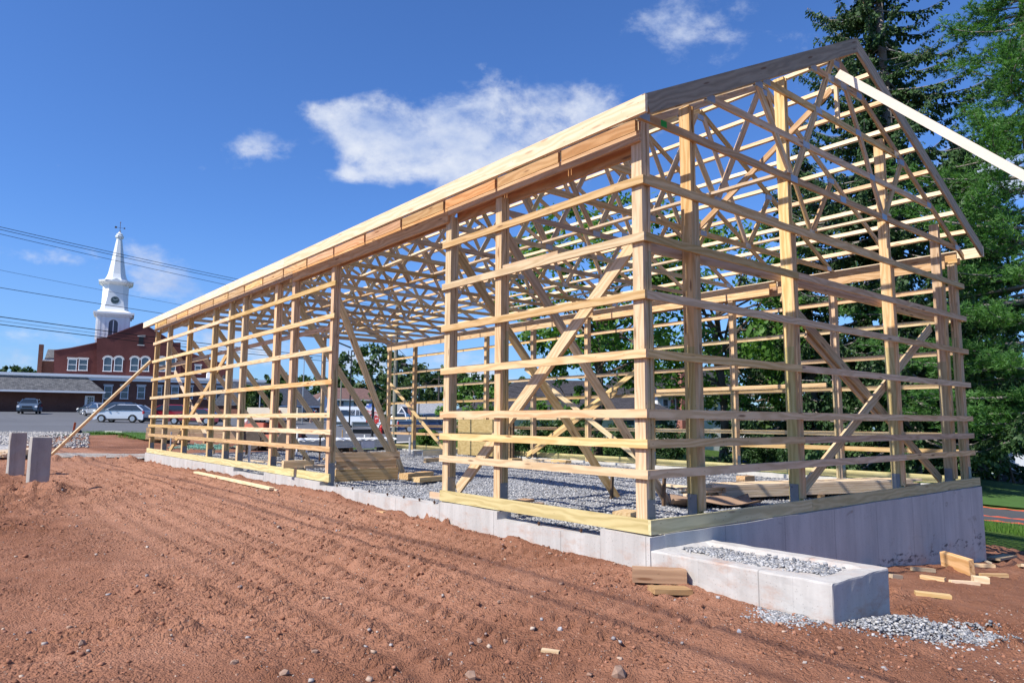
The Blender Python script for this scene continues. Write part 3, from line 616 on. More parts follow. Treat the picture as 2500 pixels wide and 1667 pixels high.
# green spray mark and pencil lines on the end truss
b = MB(); b.box(.37, .0405, 4.330, .47, .0425, 4.40); b.build('spray_mark', plain('green spray paint', (.02, .33, .03), .6, 0, .5, 40), barn)

# ------------------------------------------------------------------ foundation
fnd = thing('foundation_wall', 'long pale concrete footing wall carrying the wooden barn frame', 'foundation')
def wallpiece(name, x0, y0, x1, y1, z0, z1, m, seg=.28, jit=.006):
    import bmesh
    mb = MB(); mb.box(x0, y0, z0, x1, y1, z1); me = mesh(name, mb.v, mb.f); bm = bmesh.new(); bm.from_mesh(me)
    for ax, lo, hi in ((0, x0, x1), (1, y0, y1), (2, z0, z1)):
        k = max(1, int((hi-lo)/seg)); no = [0, 0, 0]; no[ax] = 1
        for i in range(1, k):
            co = [0, 0, 0]; co[ax] = lo+(hi-lo)*i/k; bmesh.ops.bisect_plane(bm, geom=bm.verts[:]+bm.edges[:]+bm.faces[:], plane_co=co, plane_no=no, dist=1e-5)
    for v in bm.verts:
        edge = (abs(v.co.z-z1) < 1e-4)
        h = rnd.uniform(-1, 1)*jit; v.co.z += h*(1.2 if edge else 0); v.co.x += h*.35; v.co.y += rnd.uniform(-1, 1)*jit*.35
    bm.to_mesh(me); bm.free(); return link(name, me, m, fnd)
for (a, b, z) in ((-.05, .62, -.004), (.62, 2.38, -.10), (2.38, 3.70, -.004), (3.70, 7.62, -.062), (7.62, 10.45, -.004), (10.45, 12.42, -.085), (12.42, 21.48, -.004)):
    wallpiece('wall_section', -.035, a, .19, b-.001, -.75, z, CONC)
wallpiece('wall_section', .19, -.05, 9.13, .19, -1.8, -.004, CONCG)
wallpiece('wall_section', 8.93, .19, 9.13, 21.48, -1.5, -.01, CONCG); wallpiece('wall_section', .19, 21.28, 8.93, 21.48, -.8, -.06, CONC)
def ledge():
    x0, x1, y0, y1, zt, zb = -.035, .975, -1.85, -.051, -.128, -1.1; a = .2
    o = thing('wing_wall', 'low hollow concrete block of wall filled with gravel in front of the barn corner', 'concrete block')
    import bmesh
    mb = MB(); mb.box(x0, y0, zb, x1, y1, zt); me = mesh('shell', mb.v, mb.f); bm = bmesh.new(); bm.from_mesh(me)
    bmesh.ops.bevel(bm, geom=[e for e in bm.edges], offset=.016, segments=2, affect='EDGES', profile=.6)
    for ax, lo, hi in ((0, x0, x1), (1, y0, y1), (2, zb, zt)):
        for i in range(1, 14):
            co = [0, 0, 0]; no = [0, 0, 0]; no[ax] = 1; co[ax] = lo+(hi-lo)*i/14; bmesh.ops.bisect_plane(bm, geom=bm.verts[:]+bm.edges[:]+bm.faces[:], plane_co=co, plane_no=no, dist=1e-5)
    for v in bm.verts:
        q = Vector(v.co*3.1); v.co += Vector((math.sin(q.y*3+q.z*5), math.sin(q.x*4+q.z*3), math.sin(q.x*5+q.y*6)))*.0016+Vector((rnd.uniform(-1, 1), rnd.uniform(-1, 1), rnd.uniform(-1, 1)))*.0022
        if v.co.z > zt-.03 and x0+a-.01 < v.co.x < x1-a+.03 and y0+.2 < v.co.y < y1-.05: v.co.z -= .03
    bm.to_mesh(me); bm.free(); link('shell', me, CONC, o)
    return o
ledge()

# ------------------------------------------------------------------ trees and plants
def leaf_cards(cs, rs, per, size, seed, up=.35, flat=1.0, kite=True):
    """kite shaped leaf clumps scattered round cluster centres"""
    q = np.random.RandomState(seed); n = len(cs)*per
    c = np.repeat(np.array(cs), per, 0); r = np.repeat(np.array(rs), per)[:, None]
    d = q.normal(size=(n, 3)); d /= np.linalg.norm(d, axis=1)[:, None]; p = c+d*(q.rand(n, 1)**.45)*r*np.array([1, 1, flat])
    nrm = d*.6+q.normal(size=(n, 3))*.55+np.array([0, 0, up]); nrm /= np.linalg.norm(nrm, axis=1)[:, None]
    t = np.cross(nrm, q.normal(size=(n, 3))); t /= np.linalg.norm(t, axis=1)[:, None]; b = np.cross(nrm, t)
    s = size*(.6+.8*q.rand(n, 1))
    return np.stack([p-t*s, p+b*s*.48-t*s*.1, p+t*s, p-b*s*.48-t*s*.1], 1)
def limb(mb, p, q, r0, r1, seed, n=4, wob=.12):
    g = random.Random(seed); pts = []; L_ = (Vector(q)-Vector(p)).length
    for i in range(n+1):
        f = i/n; v = Vector(p).lerp(Vector(q), f)
        if 0 < i < n: v += Vector((g.uniform(-1, 1), g.uniform(-1, 1), g.uniform(-.5, .5)))*wob*L_*.4
        pts.append(v)
    mb.path(pts, [r0+(r1-r0)*i/n for i in range(n+1)], 7); return pts
def broadleaf(label, base, h, crown, seed, m=LEAFM, nclus=110, per=55, size=.16, trunk_r=.22, low=.25, name='broadleaf_tree', group=None, barkm=BARK, lean=(0, 0)):
    t = thing(name, label, 'tree', base, 0, group); g = random.Random(seed); mb = MB()
    top = Vector((lean[0], lean[1], h*.62)); limb(mb, (0, 0, -.3), top, trunk_r, trunk_r*.45, seed, 5, .05)
    cs = []; rs = []
    rx, ry, rz = crown; cz = h-rz
    for k in range(nclus):
        while True:
            v = Vector((g.uniform(-1, 1), g.uniform(-1, 1), g.uniform(-1, 1)))
            if .25 < v.length < 1: break
        v = v.normalized()*(v.length**.4)*(1+.22*math.sin(3.1*v.x+seed)*math.cos(2.7*v.z+seed*2))
        p = Vector((v.x*rx+lean[0], v.y*ry+lean[1], cz+v.z*rz)); cs.append(tuple(p)); rs.append(g.uniform(.10, .21)*(rx+rz)*.5)
        if k % 5 == 0: limb(mb, top*g.uniform(.5, 1.0), p, trunk_r*.33, .02, seed+k, 4, .1)
    quads('crown', leaf_cards(cs, rs, per, size, seed), m, t)
    mb.build('trunk', barkm, t, None, True); return t
def spruce(label, base, h, rmax, seed, z0=1.2, m=SPRM, group=None, dens=1.0, trunk_r=.36, lean=(0, 0)):
    t = thing('spruce_tree', label, 'tree', base, 0, group); g = random.Random(seed); q = np.random.RandomState(seed); mb = MB()
    ax = lambda z: Vector((lean[0]*z/h, lean[1]*z/h, z))
    mb.path([ax(h*i/8)-Vector((0, 0, .3 if i == 0 else 0)) for i in range(9)], [trunk_r*(1-i/8.2) for i in range(9)], 9)
    A = []; cones = MB(); z = z0
    while z < h-.3:
        f = (z-z0)/(h-z0); Lb = rmax*(1-f)**.85*(.75+.5*g.random())+.25
        for k in range(g.randint(3, 5)):
            a = g.uniform(0, 6.283); lb = Lb*g.uniform(.6, 1.1); dirh = Vector((math.cos(a), math.sin(a), 0)); side = Vector((-dirh.y, dirh.x, 0))
            drop = lb*(.28*(1-f)+.02); o = ax(z+g.uniform(-.2, .2)); pts = []
            for i in range(7):
                s = i/6; pts.append(o+dirh*(lb*s)+Vector((0, 0, -drop*math.sin(s*2.2)+.22*lb*s*s*s))+side*(.10*lb*math.sin(s*3+a)))
            mb.path(pts, [max(.008, .045*(1-.9*i/6)*(.5+lb/6)) for i in range(7)], 5)
            ns = max(4, int(lb*9*dens))
            for j in range(ns):
                s = .12+.88*(j+g.random())/ns; i = min(5, int(s*6)); p = pts[i].lerp(pts[i+1], s*6-i)
                for sg in (-1, 1):
                    # a drooping spray: narrow cards hanging from the branch
                    ln = g.uniform(.22, .52)*(1.15-.4*s)*(.7+.06*lb); out = (side*sg*g.uniform(.3, 1)+dirh*g.uniform(.1, .8)).normalized()
                    tip = p+out*ln*.75+Vector((0, 0, -ln*g.uniform(.35, 1.0)))
                    for w in range(5):
                        f0 = w/5; c = p.lerp(tip, f0+.1)
                        e = Vector((g.gauss(0, 1), g.gauss(0, 1), g.gauss(-.5, .8))).normalized(); d = ((tip-p).normalized()+e*.75).normalized()
                        sd = d.cross(Vector((g.gauss(0, 1), g.gauss(0, 1), g.gauss(0, 1)))).normalized(); L2 = ln*g.uniform(.38, .68); wd = L2*.33
                        A.append((c-sd*wd*.4, c+d*L2*.5-sd*wd, c+d*L2, c+d*L2*.5+sd*wd))
                if f > .5 and g.random() < .10 and s > .45: cones.tube(p, p+Vector((0, 0, -.13)), .022, .014, 5)
        z += g.uniform(.24, .44)*(1.0 if f < .8 else .6)
    quads('crown', np.array([[tuple(v) for v in k] for k in A]), m, t)
    mb.build('trunk', BARKG, t, None, True)
    if cones.v: cones.build('cone_cluster', CONEM, t)
    return t
def pine(label, base, h, rmax, seed, z0=2.0, dens=1.0, m=PINEM, keep=None):
    t = thing('pine_tree', label, 'tree', base, 0); g = random.Random(seed); mb = MB(); A = []
    mb.path([Vector((0, 0, -.3)), Vector((.1, 0, h*.5)), Vector((0, .1, h))], [.34, .22, .03], 9); z = z0
    while z < h-.2:
        f = (z-z0)/(h-z0); Lb = rmax*(1-f)**.7*(.7+.5*g.random())+.4
        for k in range(g.randint(3, 5)):
            a = g.uniform(0, 6.283); lb = Lb*g.uniform(.55, 1.1); dh = Vector((math.cos(a), math.sin(a), 0)); sd = Vector((-dh.y, dh.x, 0))
            o = Vector((0, 0, z)); pts = [o+dh*lb*s+Vector((0, 0, lb*(.10*s+.12*s*s)-.25*lb*s*(1-f)))+sd*.12*lb*math.sin(3*s+a) for s in (0, .2, .4, .6, .8, 1)]
            if keep and not keep(pts[-1]+Vector(base)) and not keep(pts[3]+Vector(base)): continue
            mb.path(pts, [max(.01, .05*(1-.9*i/5)*(.4+lb/5)) for i in range(6)], 5)
            for j in range(int(lb*13*dens)+4):
                s = .25+.75*g.random(); i = min(4, int(s*5)); p = pts[i].lerp(pts[i+1], s*5-i)+sd*g.gauss(0, .30)*(.4+lb*.12)+Vector((0, 0, g.gauss(.05, .14)))
                ctr = (dh*g.uniform(.2, 1)+sd*g.gauss(0, .7)+Vector((0, 0, g.uniform(.0, .7)))).normalized()
                for w in range(11):
                    d = (ctr+Vector((g.gauss(0, .55), g.gauss(0, .55), g.gauss(0, .5)))).normalized(); ln = g.uniform(.14, .26); e = d.cross(Vector((g.gauss(0, 1), g.gauss(0, 1), g.gauss(0, 1)))).normalized()*.024
                    A.append((p-e*.6, p+e*.6, p+d*ln+e*.25, p+d*ln-e*.25))
        z += g.uniform(.3, .5)
    quads('crown', np.array([[tuple(v) for v in k] for k in A]), m, t); mb.build('trunk', BARKG, t, None, True); return t
def bush(label, base, r, seed, m=LEAFH, n=30, per=90, size=.07, name='shrub', cat='shrub', group=None, stems=6):
    t = thing(name, label, cat, base, 0, group); g = random.Random(seed); cs = []; rs = []; mb = MB()
    for k in range(n):
        v = Vector((g.gauss(0, 1), g.gauss(0, 1), g.gauss(0, 1))).normalized()*g.uniform(.35, .85)
        p = (v.x*r[0], v.y*r[1], r[2]+v.z*r[2]); cs.append(p); rs.append(.33*min(r))
    for k in range(stems):
        a = 6.283*k/stems; mb.tube((.05*math.cos(a), .05*math.sin(a), -.1), (r[0]*.5*math.cos(a), r[1]*.5*math.sin(a), r[2]*1.2), .03, .01, 5)
    quads('foliage', leaf_cards(cs, rs, per, size, seed), m, t); mb.build('stem', BARK, t); return t

def at(px, d): p = G(px, d); return (p.x, p.y, p.z-.05)
spruce('tall dark spruce behind the barn peak with cones near its top', at(2222, 35), 40, 7.0, 3, 1.6, dens=1.25, lean=(-.9, .2), trunk_r=.42)
spruce('shorter dark spruce with drooping boughs left of the tall spruce', at(1985, 39), 19, 5.2, 5, .5, dens=1.35, lean=(.2, 0))
spruce('slim dark spruce in the gap right of the barn corner', at(2390, 40), 21, 5.0, 8, 1.0, dens=1.3)
pine('white pine with long bright needles at the right edge of the lot', at(2580, 29), 27, 8.0, 4, 2.6, 1.9, keep=lambda p: (p-CAM).dot(RT)/max(.1, (p-CAM).dot(fwd)) < .80)
broadleaf('maple tree with bright leaves behind the barn, near the dark hip roof', at(1462, 36), 12.8, (5.2, 5.2, 4.6), 21, nclus=120, per=70, size=.17, trunk_r=.26)
broadleaf('broad maple between the first maple and the spruces', at(1760, 40), 14.0, (5.4, 5.4, 5.6), 22, nclus=135, per=70, size=.17, trunk_r=.28)
broadleaf('low young maple with light leaves against the hip roofed house', at(1395, 38), 5.4, (2.0, 2.0, 2.5), 23, nclus=45, per=60, size=.14, trunk_r=.08)
broadleaf('small light tree left of the hip roofed house', at(1150, 47), 5.0, (2.2, 2.2, 2.3), 24, nclus=45, per=60, size=.15, trunk_r=.09)
for i, (px, d, r, lab) in enumerate(((1290, 34.5, (1.9, 1.3, 1.05), 'dark hedge shrub behind the barn, nearest the plywood box'), (1400, 34, (1.6, 1.3, 1.15), 'dark hedge shrub at the foot of the first maple'), (1520, 34, (1.7, 1.2, 1.0), 'dark hedge shrub just left of the barn corner post'), (1640, 35, (1.6, 1.3, 1.2), 'dark hedge shrub with pale blossom right of the barn corner post'), (1860, 36, (1.5, 1.2, .95), 'dark hedge shrub beside the white stair'))):
    bush(lab, at(px, d), r, 60+i, n=34, per=110, size=.075, name='hedge_shrub', group='hedge shrubs behind the barn')
bush('round clipped bright green bush beyond the far barn corner', at(1042, 45.5), (1.15, 1.15, .58), 71, BUSHM, 60, 150, .055, 'round_bush', 'bush')
FAR = [(895, 150, 16.0, (8.6, 8, 7), 'large round tree behind the brown roofed white house'), (1010, 165, 13.5, (9, 9, 5.5), 'dark tree behind the grey roofed ranch house'), (1085, 175, 13.0, (9, 9, 5), 'dark tree beside the wooden utility pole with the crossarm'), (1190, 120, 9.5, (4.5, 4.5, 4.5), 'blue green tree behind the small light tree'), (1255, 140, 9.5, (5.5, 5.5, 4), 'light green tree above the hip roofed house eave'),
       (830, 190, 9.5, (7, 7, 4), 'low tree left of the large round tree'), (660, 170, 9.5, (7, 7, 4), 'tree behind the blue grey roof'), (735, 210, 11.5, (9, 9, 4.6), 'tree right of the blue grey roof'), (625, 100, 4.6, (2.8, 2.8, 2.2), 'small green tree at the right end of the church'), (50, 190, 11.0, (7, 6, 3), 'tree top showing over the shingled awning'), (960, 120, 8.5, (5, 5, 4), 'dark tree left of the grey roofed ranch house'), (1330, 200, 10.5, (10, 9, 4), 'wide tree far behind the hip roofed house')]
for i, (px, d, h, cr, lab) in enumerate(FAR): broadleaf(lab, at(px, d), h, cr, 130+i, LEAFD, 85, 42, .55 if d > 130 else .34, .4, name='background_tree', group='trees beyond the street')
for i, (px, d, h, lab) in enumerate(((2330, 62, 13, 'dark tree across the road on the right'), (2470, 66, 12, 'dark tree at the right edge across the road'), (2120, 58, 12, 'dark tree behind the tall spruce'), (1900, 60, 12, 'dark tree behind the white stair'))): broadleaf(lab, at(px, d), h, (5.5, 5.5, h*.42), 160+i, LEAFD, 80, 50, .3, .3, name='background_tree', group='trees beyond the street')
def tufts(name, label, pts, hgt, seed, n):
    q = np.random.RandomState(seed); V = []
    for (x, y, r) in pts:
        m = int(n*r*r); a = q.rand(m)*6.283; rr = r*np.sqrt(q.rand(m)); X = x+rr*np.cos(a); Y = y+rr*np.sin(a); Z = gz(X, Y)+.04; h = hgt*(.5+q.rand(m)); b = q.rand(m)*6.283; l = q.normal(0, .4, m)*h; l2 = q.normal(0, .4, m)*h; w = .012
        V.append(np.stack([np.stack([X-w*np.cos(b), Y-w*np.sin(b), Z-.06], -1), np.stack([X+w*np.cos(b), Y+w*np.sin(b), Z-.06], -1), np.stack([X+l, Y+l2, Z+h], -1)], 1))
    o = quads(name, np.concatenate(V), GRASSM); tag(o, label, 'grass', kind='stuff')
e1 = [(*gxy(px, d), .9) for px, d in ((225, 44.2), (250, 43.5), (275, 43.0), (300, 42), (325, 41), (345, 40), (370, 40), (260, 44.6), (300, 44.4), (340, 43.8), (380, 43.4), (330, 39), (360, 38.4))]
tufts('grass_verge', 'ragged green grass on the bank by the car park', e1, .16, 5, 260)
e2 = [(*gxy(px, d), .8) for px, d in ((2410, 18.6), (2450, 18.2), (2490, 18.0), (2530, 17.8), (2430, 19.0), (2480, 18.8), (2400, 19.3), (2450, 19.2), (2510, 18.9))]
tufts('grass_patch', 'sparse green grass beside the dark path on the right', e2, .09, 6, 500)

# ------------------------------------------------------------------ buildings
class Fac:                                               # a vertical facade through two photo columns at given depths
    def __init__(s, pa, da, pb, db, z0):
        a, b = P(pa, 1020, da), P(pb, 1020, db); s.o = Vector((a.x, a.y, z0)); d = Vector((b.x-a.x, b.y-a.y, 0)); s.L = d.length; s.u = d.normalized(); s.n = Vector((-s.u.y, s.u.x, 0)); s.rz = math.atan2(s.u.y, s.u.x)
    def uz(s, px, py, back=0):
        d = ray(px, py); o = s.o+s.n*back; t = (o-CAM).dot(s.n)/d.dot(s.n); h = CAM+d*t-o; return (h.dot(s.u), h.z)
def wallpoly(name, poly, y0, y1, m, parent):             # polygon in facade (u, z)
    return MB().prism(poly, y0, y1).build(name, m, parent, None, False, True)
def window(parent, u0, z0, u1, z1, y, arch=0, lintel=True, fr=.075, bars=True, fm=WHITE, name='window'):
    f = MB(); g = MB(); n = 6; w = u1-u0
    f.box(u0, y-.07, z0, u0+fr, y+.02, z1); f.box(u1-fr, y-.07, z0, u1, y+.02, z1); f.box(u0-.06, y-.10, z0-.10, u1+.06, y+.02, z0)
    if arch:
        pts = [(u0+w/2-w/2*math.cos(math.pi*i/n), z1+arch*math.sin(math.pi*i/n)) for i in range(n+1)]
        ins = [(u0+w/2-(w/2-fr)*math.cos(math.pi*i/n), z1+(arch-fr)*math.sin(math.pi*i/n)) for i in range(n+1)]
        for i in range(n): f.prism([pts[i], pts[i+1], ins[i+1], ins[i]], y-.07, y+.02)
        g.prism([(u0+fr, z0)]+ins+[(u1-fr, z0)], y-.02, y+.015)
    else:
        f.box(u0, y-.07, z1-fr, u1, y+.02, z1); g.box(u0+fr, y-.02, z0, u1-fr, y+.015, z1-fr)
    if bars: f.box(u0+fr, y-.05, (z0+z1)/2-.035, u1-fr, y+.01, (z0+z1)/2+.035)
    o = f.build(name, fm, parent); g.build('pane', WGLASS, o)
    if lintel:
        k = MB()
        if arch:
            for i in range(n):
                q = lambda r, i: (u0+w/2-(w/2+r)*math.cos(math.pi*i/n), z1+(arch+r)*math.sin(math.pi*i/n))
                k.prism([q(0.02, i), q(0.02, i+1), q(.2, i+1), q(.2, i)], y-.06, y+.01)
        else: k.box(u0-.12, y-.08, z1+.005, u1+.12, y+.01, z1+.25)
        k.build('lintel', STONEW, o)
    return o
CF = Fac(0, 92, 640, 108, 1.7)
church = thing('church', 'dark red brick church with white steeple and clock beyond the car park', 'church', CF.o, CF.rz)
def cu(px, py, b=0): return CF.uz(px, py, b)
ztop = cu(200, 914)[1]; zbase = -1.2
uL, uR = cu(-420, 915)[0], cu(640, 930)[0]
wallpoly('annex_wall', [(uL, zbase), (uR, zbase), (uR, ztop-.75), (uL, ztop-.75)], 0, 14, BRICK, church)
c = MB(); c.box(uL-.3, -.3, ztop-.75, uR+.3, 14.3, ztop-.35); c.box(uL-.55, -.55, ztop-.35, uR+.55, 14.5, ztop); c.build('cornice', WHITE, church)
ua = cu(247, 957)[0]; za = cu(200, 956)[1]; zt = cu(200, 922)[1]
m = MB(); a0 = uL; m.add([(a0, -1.9, za), (ua+.5, -1.9, za), (ua-1.7, -.31, zt), (a0, -.31, zt), (a0, -.02, za), (ua+.5, -.02, za), (ua-1.7, -.02, zt), (a0, -.02, zt)], [(0, 1, 2, 3), (4, 7, 6, 5), (0, 4, 5, 1), (1, 5, 6, 2), (3, 2, 6, 7), (0, 3, 7, 4)])
m.build('awning_roof', SHG, church, None, False, True)
MB().box(a0, -2.0, za-.22, ua+.55, -1.86, za).box(a0, -1.86, za-.2, ua+.4, -.02, za-.12).build('awning_fascia', WHITE, church)
d0, d1 = cu(208, 966), cu(231, 966); dz = d0[1]
dr = MB().box(d0[0], -.09, zbase+.8, d1[0], .02, dz).build('door', WHITE, church)
g = MB()
for i in range(3):
    for j in range(4): g.box(d0[0]+.32+i*.24, -.11, dz-.45-j*.33, d0[0]+.52+i*.24, -.085, dz-.18-j*.33)
g.build('pane', GLASS, dr)
MB().tube((ua+.25, -.15, zbase), (ua+.25, -.15, za), .06).build('downspout', WHITE, church)
for px in (253, 293, 334, 376, 417, 452, 490, 527, 566, 604):
    u, z = cu(px, 972); u1 = u+.98; window(church, u, z, u1, z+1.72, 0)
for px in (519, 562, 598):
    u, z = cu(px, 1014); window(church, u, z, u+.9, z+.6, 0, bars=False)
# upper red walls set back behind the annex roof
B1 = 5.0
def poly(pts, b): return [cu(x, y, b) for x, y in pts]
wallpoly('nave_wall', poly([(236, 925), (441, 930), (441, 836), (424, 836), (347, 790), (261, 823.6), (236, 825)], B1), B1, B1+16, REDWALL, church)
wallpoly('side_wall', poly([(131, 922), (236, 925), (236, 838), (174, 851), (132, 857)], B1+1.5), B1+1.5, B1+14, REDWALL, church)
wallpoly('rear_wall', poly([(441, 932), (560, 934), (560, 890), (520, 880), (454, 857), (441, 852)], B1+1.0), B1+1, B1+15, REDWALL, church)
cp = MB()
for pts, b in (([(261, 823.6), (347, 790), (424, 836)], B1), ([(132, 857), (174, 851), (236, 838)], B1+1.5)):
    q = poly(pts, b)
    for (x0, z0), (x1, z1) in zip(q, q[1:]): cp.prism([(x0, z0+.01), (x1, z1+.01), (x1, z1+.16), (x0, z0+.16)], b-.1, b+.5)
cp.build('coping', plain('coping', (.16, .06, .06), .7), church)
for px in (164, 191):
    u, z = cu(px, 903, B1+1.5); window(church, u, z, u+1.13, z+1.6, B1+1.5)
for px in (251, 277.5, 317, 343, 384, 409):
    u, z = cu(px, 905, B1); window(church, u, z, u+1.1, z+1.65, B1, .45)
u, z = cu(338, 841, B1); v = MB().box(u, B1-.03, z, u+.65, B1+.02, z+1.2).build('vent', BLACK, church); MB().box(u-.2, B1-.06, z+1.21, u+.85, B1, z+1.45).box(u-.15, B1-.06, z-.14, u+.8, B1, z-.01).build('lintel', STONEW, v)
u, z = cu(475, 911, B1+1); window(church, u, z, u+.9, z+1.2, B1+1)
# grey gabled roof and chimney at the left
q0, q1, q2, q3 = cu(108, 880, 9), cu(106, 846, 9), cu(185, 848, 9), cu(185, 880, 9)
m = MB(); m.add([(q0[0], 8.6, q0[1]), (q3[0], 8.6, q3[1]), (q3[0], 13.5, q2[1]), (q0[0], 13.5, q1[1]), (q0[0], 18, q0[1]), (q3[0], 18, q0[1])], [(0, 1, 2, 3), (3, 2, 5, 4), (0, 3, 4), (1, 5, 2)]); m.build('gable_roof', SHG, church, None, False, True)
w0 = cu(97, 925, 9); wallpoly('transept_wall', [(w0[0], w0[1]), (q3[0], w0[1]), (q3[0], q0[1]-.05), (w0[0], q0[1]-.05)], 9, 18, BRICK, church)
MB().box(w0[0], 8.7, q0[1]-.05, q3[0], 8.98, q0[1]+.18).build('gutter', WHITE, church)
ch = cu(96, 841, 9); MB().box(ch[0], 8.55, w0[1], ch[0]+.55, 9.4, ch[1]).build('chimney', BRICK, church, None, False, True)
# steeple
sd = 9.5; sc = cu(274, 830, sd); K = lambda y: cu(274, y, sd)[1]
stp = MB(); half = 2.25; yc = sd+2.3; u = sc[0]
stp.box(u-half, yc-half, K(925), u+half, yc+half, K(772)); steeple = stp.build('steeple', WHITE, church)
cor = MB(); cor.box(u-half-.25, yc-half-.25, K(772), u+half+.25, yc+half+.25, K(767)); cor.box(u-half-.5, yc-half-.5, K(767), u+half+.5, yc+half+.5, K(762))
for sx in (-1, 1):
    for i in (0, 1): cor.box(u+sx*(half-.35-.62*i)-.19, yc-half-.10, K(830), u+sx*(half-.35-.62*i)+.19, yc-half-.001, K(772)); cor.box(u-half-.10, yc+sx*(half-.35-.62*i)-.19, K(830), u-half-.001, yc+sx*(half-.35-.62*i)+.19, K(772))
cor.build('cornice', WHITE, steeple)
def ngon(r, n=8, ph=None, k=.0): return [(r*math.cos(2*math.pi*(i+.5)/n), r*math.sin(2*math.pi*(i+.5)/n)) for i in range(n)]
def chamf(h, c): return [(h, -h+c), (h, h-c), (h-c, h), (-h+c, h), (-h, h-c), (-h, -h+c), (-h+c, -h), (h-c, -h)]
def loft(rings, mb):
    n = len(rings[0][0]); vs = [(u+x, yc+y, z) for pts, z in rings for x, y in pts]
    mb.add(vs, [(k*n+i, k*n+(i+1) % n, (k+1)*n+(i+1) % n, (k+1)*n+i) for k in range(len(rings)-1) for i in range(n)]+[tuple(range(n))[::-1], tuple(range((len(rings)-1)*n, len(rings)*n))])
b = MB(); loft([(chamf(2.45, .25), K(762)), (chamf(1.95, .6), K(755)), (chamf(1.82, .5), K(748)), (chamf(1.78, .75), K(722)), (chamf(1.78, .9), K(692))], b)
loft([(chamf(1.95, .9), K(692)), (chamf(2.35, .9), K(687)), (chamf(2.4, .9), K(683)), (chamf(1.9, .8), K(681))], b); b.build('belfry', WHITE, steeple)
sp = MB(); sp2 = [(1.95, 683), (1.55, 674), (1.32, 664), (1.05, 640), (.72, 605), (.42, 574)]
loft([(ngon(r), K(y)) for r, y in sp2], sp); loft([(ngon(r), K(y)) for r, y in ((.42, 574), (.62, 571), (.66, 567), (.45, 565), (.50, 562), (.30, 560), (.12, 556))], sp)
sp.build('spire', plain('white slate', (.66, .69, .72), .45, 0, .12, 9), steeple)
# pediment over the clock
MB().prism([(u-1.0, K(687)), (u+1.0, K(687)), (u, K(678))], yc-2.45, yc-1.2).build('pediment', WHITE, steeple)
va = MB(); va.tube((u, yc, K(556)), (u, yc, K(532)), .035); va.tube((u-.7, yc, K(545)), (u+.7, yc, K(546)), .02); va.blob((u, yc, K(532)), .1); va.blob((u, yc, K(555)), .14); va.box(u-.75, yc-.02, K(547.5), u-.45, yc+.02, K(543)); va.box(u+.5, yc-.02, K(547.5), u+.7, yc+.02, K(544)); va.build('weather_vane', plain('bronze', (.18, .10, .05), .4, .7), steeple)
cl = MB(); cl.lathe([(.58, 0), (.58, .05)], 24, Matrix.Translation((u, yc-1.785, K(731))) @ Matrix.Rotation(R_(90), 4, 'X')); ck = cl.build('clock', plain('clock face', (.05, .08, .09), .4), steeple)
hd = MB()
for ang, ln in ((300, .3), (65, .42)):
    a = R_(ang); hd.box(-.03, -.012, -.02, .03, .0, ln, Matrix.Translation((u, yc-1.84, K(731))) @ Matrix.Rotation(a, 4, 'Y'))
for i in range(12): hd.box(-.02, -.012, .46, .02, 0, .54, Matrix.Translation((u, yc-1.84, K(731))) @ Matrix.Rotation(R_(30*i), 4, 'Y'))
hd.build('hands', plain('pale hands', (.55, .6, .6), .5), ck)
ar = MB(); n = 8; aw = .62; zb, zs = K(826), K(790)
ar.prism([(u-aw, zb), (u+aw, zb)]+[(u+aw*math.cos(math.pi*i/n), zs+aw*math.sin(math.pi*i/n)) for i in range(n+1)], yc-half-.03, yc-half+.02); op = ar.build('arched_opening', plain('painted interior shade', (.10, .11, .13)), steeple)  # solid panel on the tower; the opening's shade is put into its colour
tr = MB()
for i in range(n):
    q = lambda r, i: (u+(aw+r)*math.cos(math.pi*i/n), zs+(aw+r)*math.sin(math.pi*i/n)); tr.prism([q(0, i), q(0, i+1), q(.25, i+1), q(.25, i)], yc-half-.12, yc-half)
tr.box(u-aw-.25, yc-half-.12, zb, u-aw, yc-half, zs); tr.box(u+aw, yc-half-.12, zb, u+aw+.25, yc-half, zs); tr.box(u-.06, yc-half-.06, zb, u+.06, yc-half-.031, zs+.5); tr.build('frame', WHITE, op)
# roof equipment on the annex
for i, (px, w_, h_, lab) in enumerate(((505, .9, 1.0, 'white'), (545, 1.2, .7, 'dark'), (593, .5, .9, 'dark'))):
    u, z = cu(px, 922, 3); MB().box(u, 3, ztop-.01, u+w_, 3.9, ztop+h_).box(u+.1, 3.1, ztop+h_, u+w_-.1, 3.8, ztop+h_+.1).build('roof_unit', WHITE if lab == 'white' else plain('dark vent', (.05, .055, .06)), church)

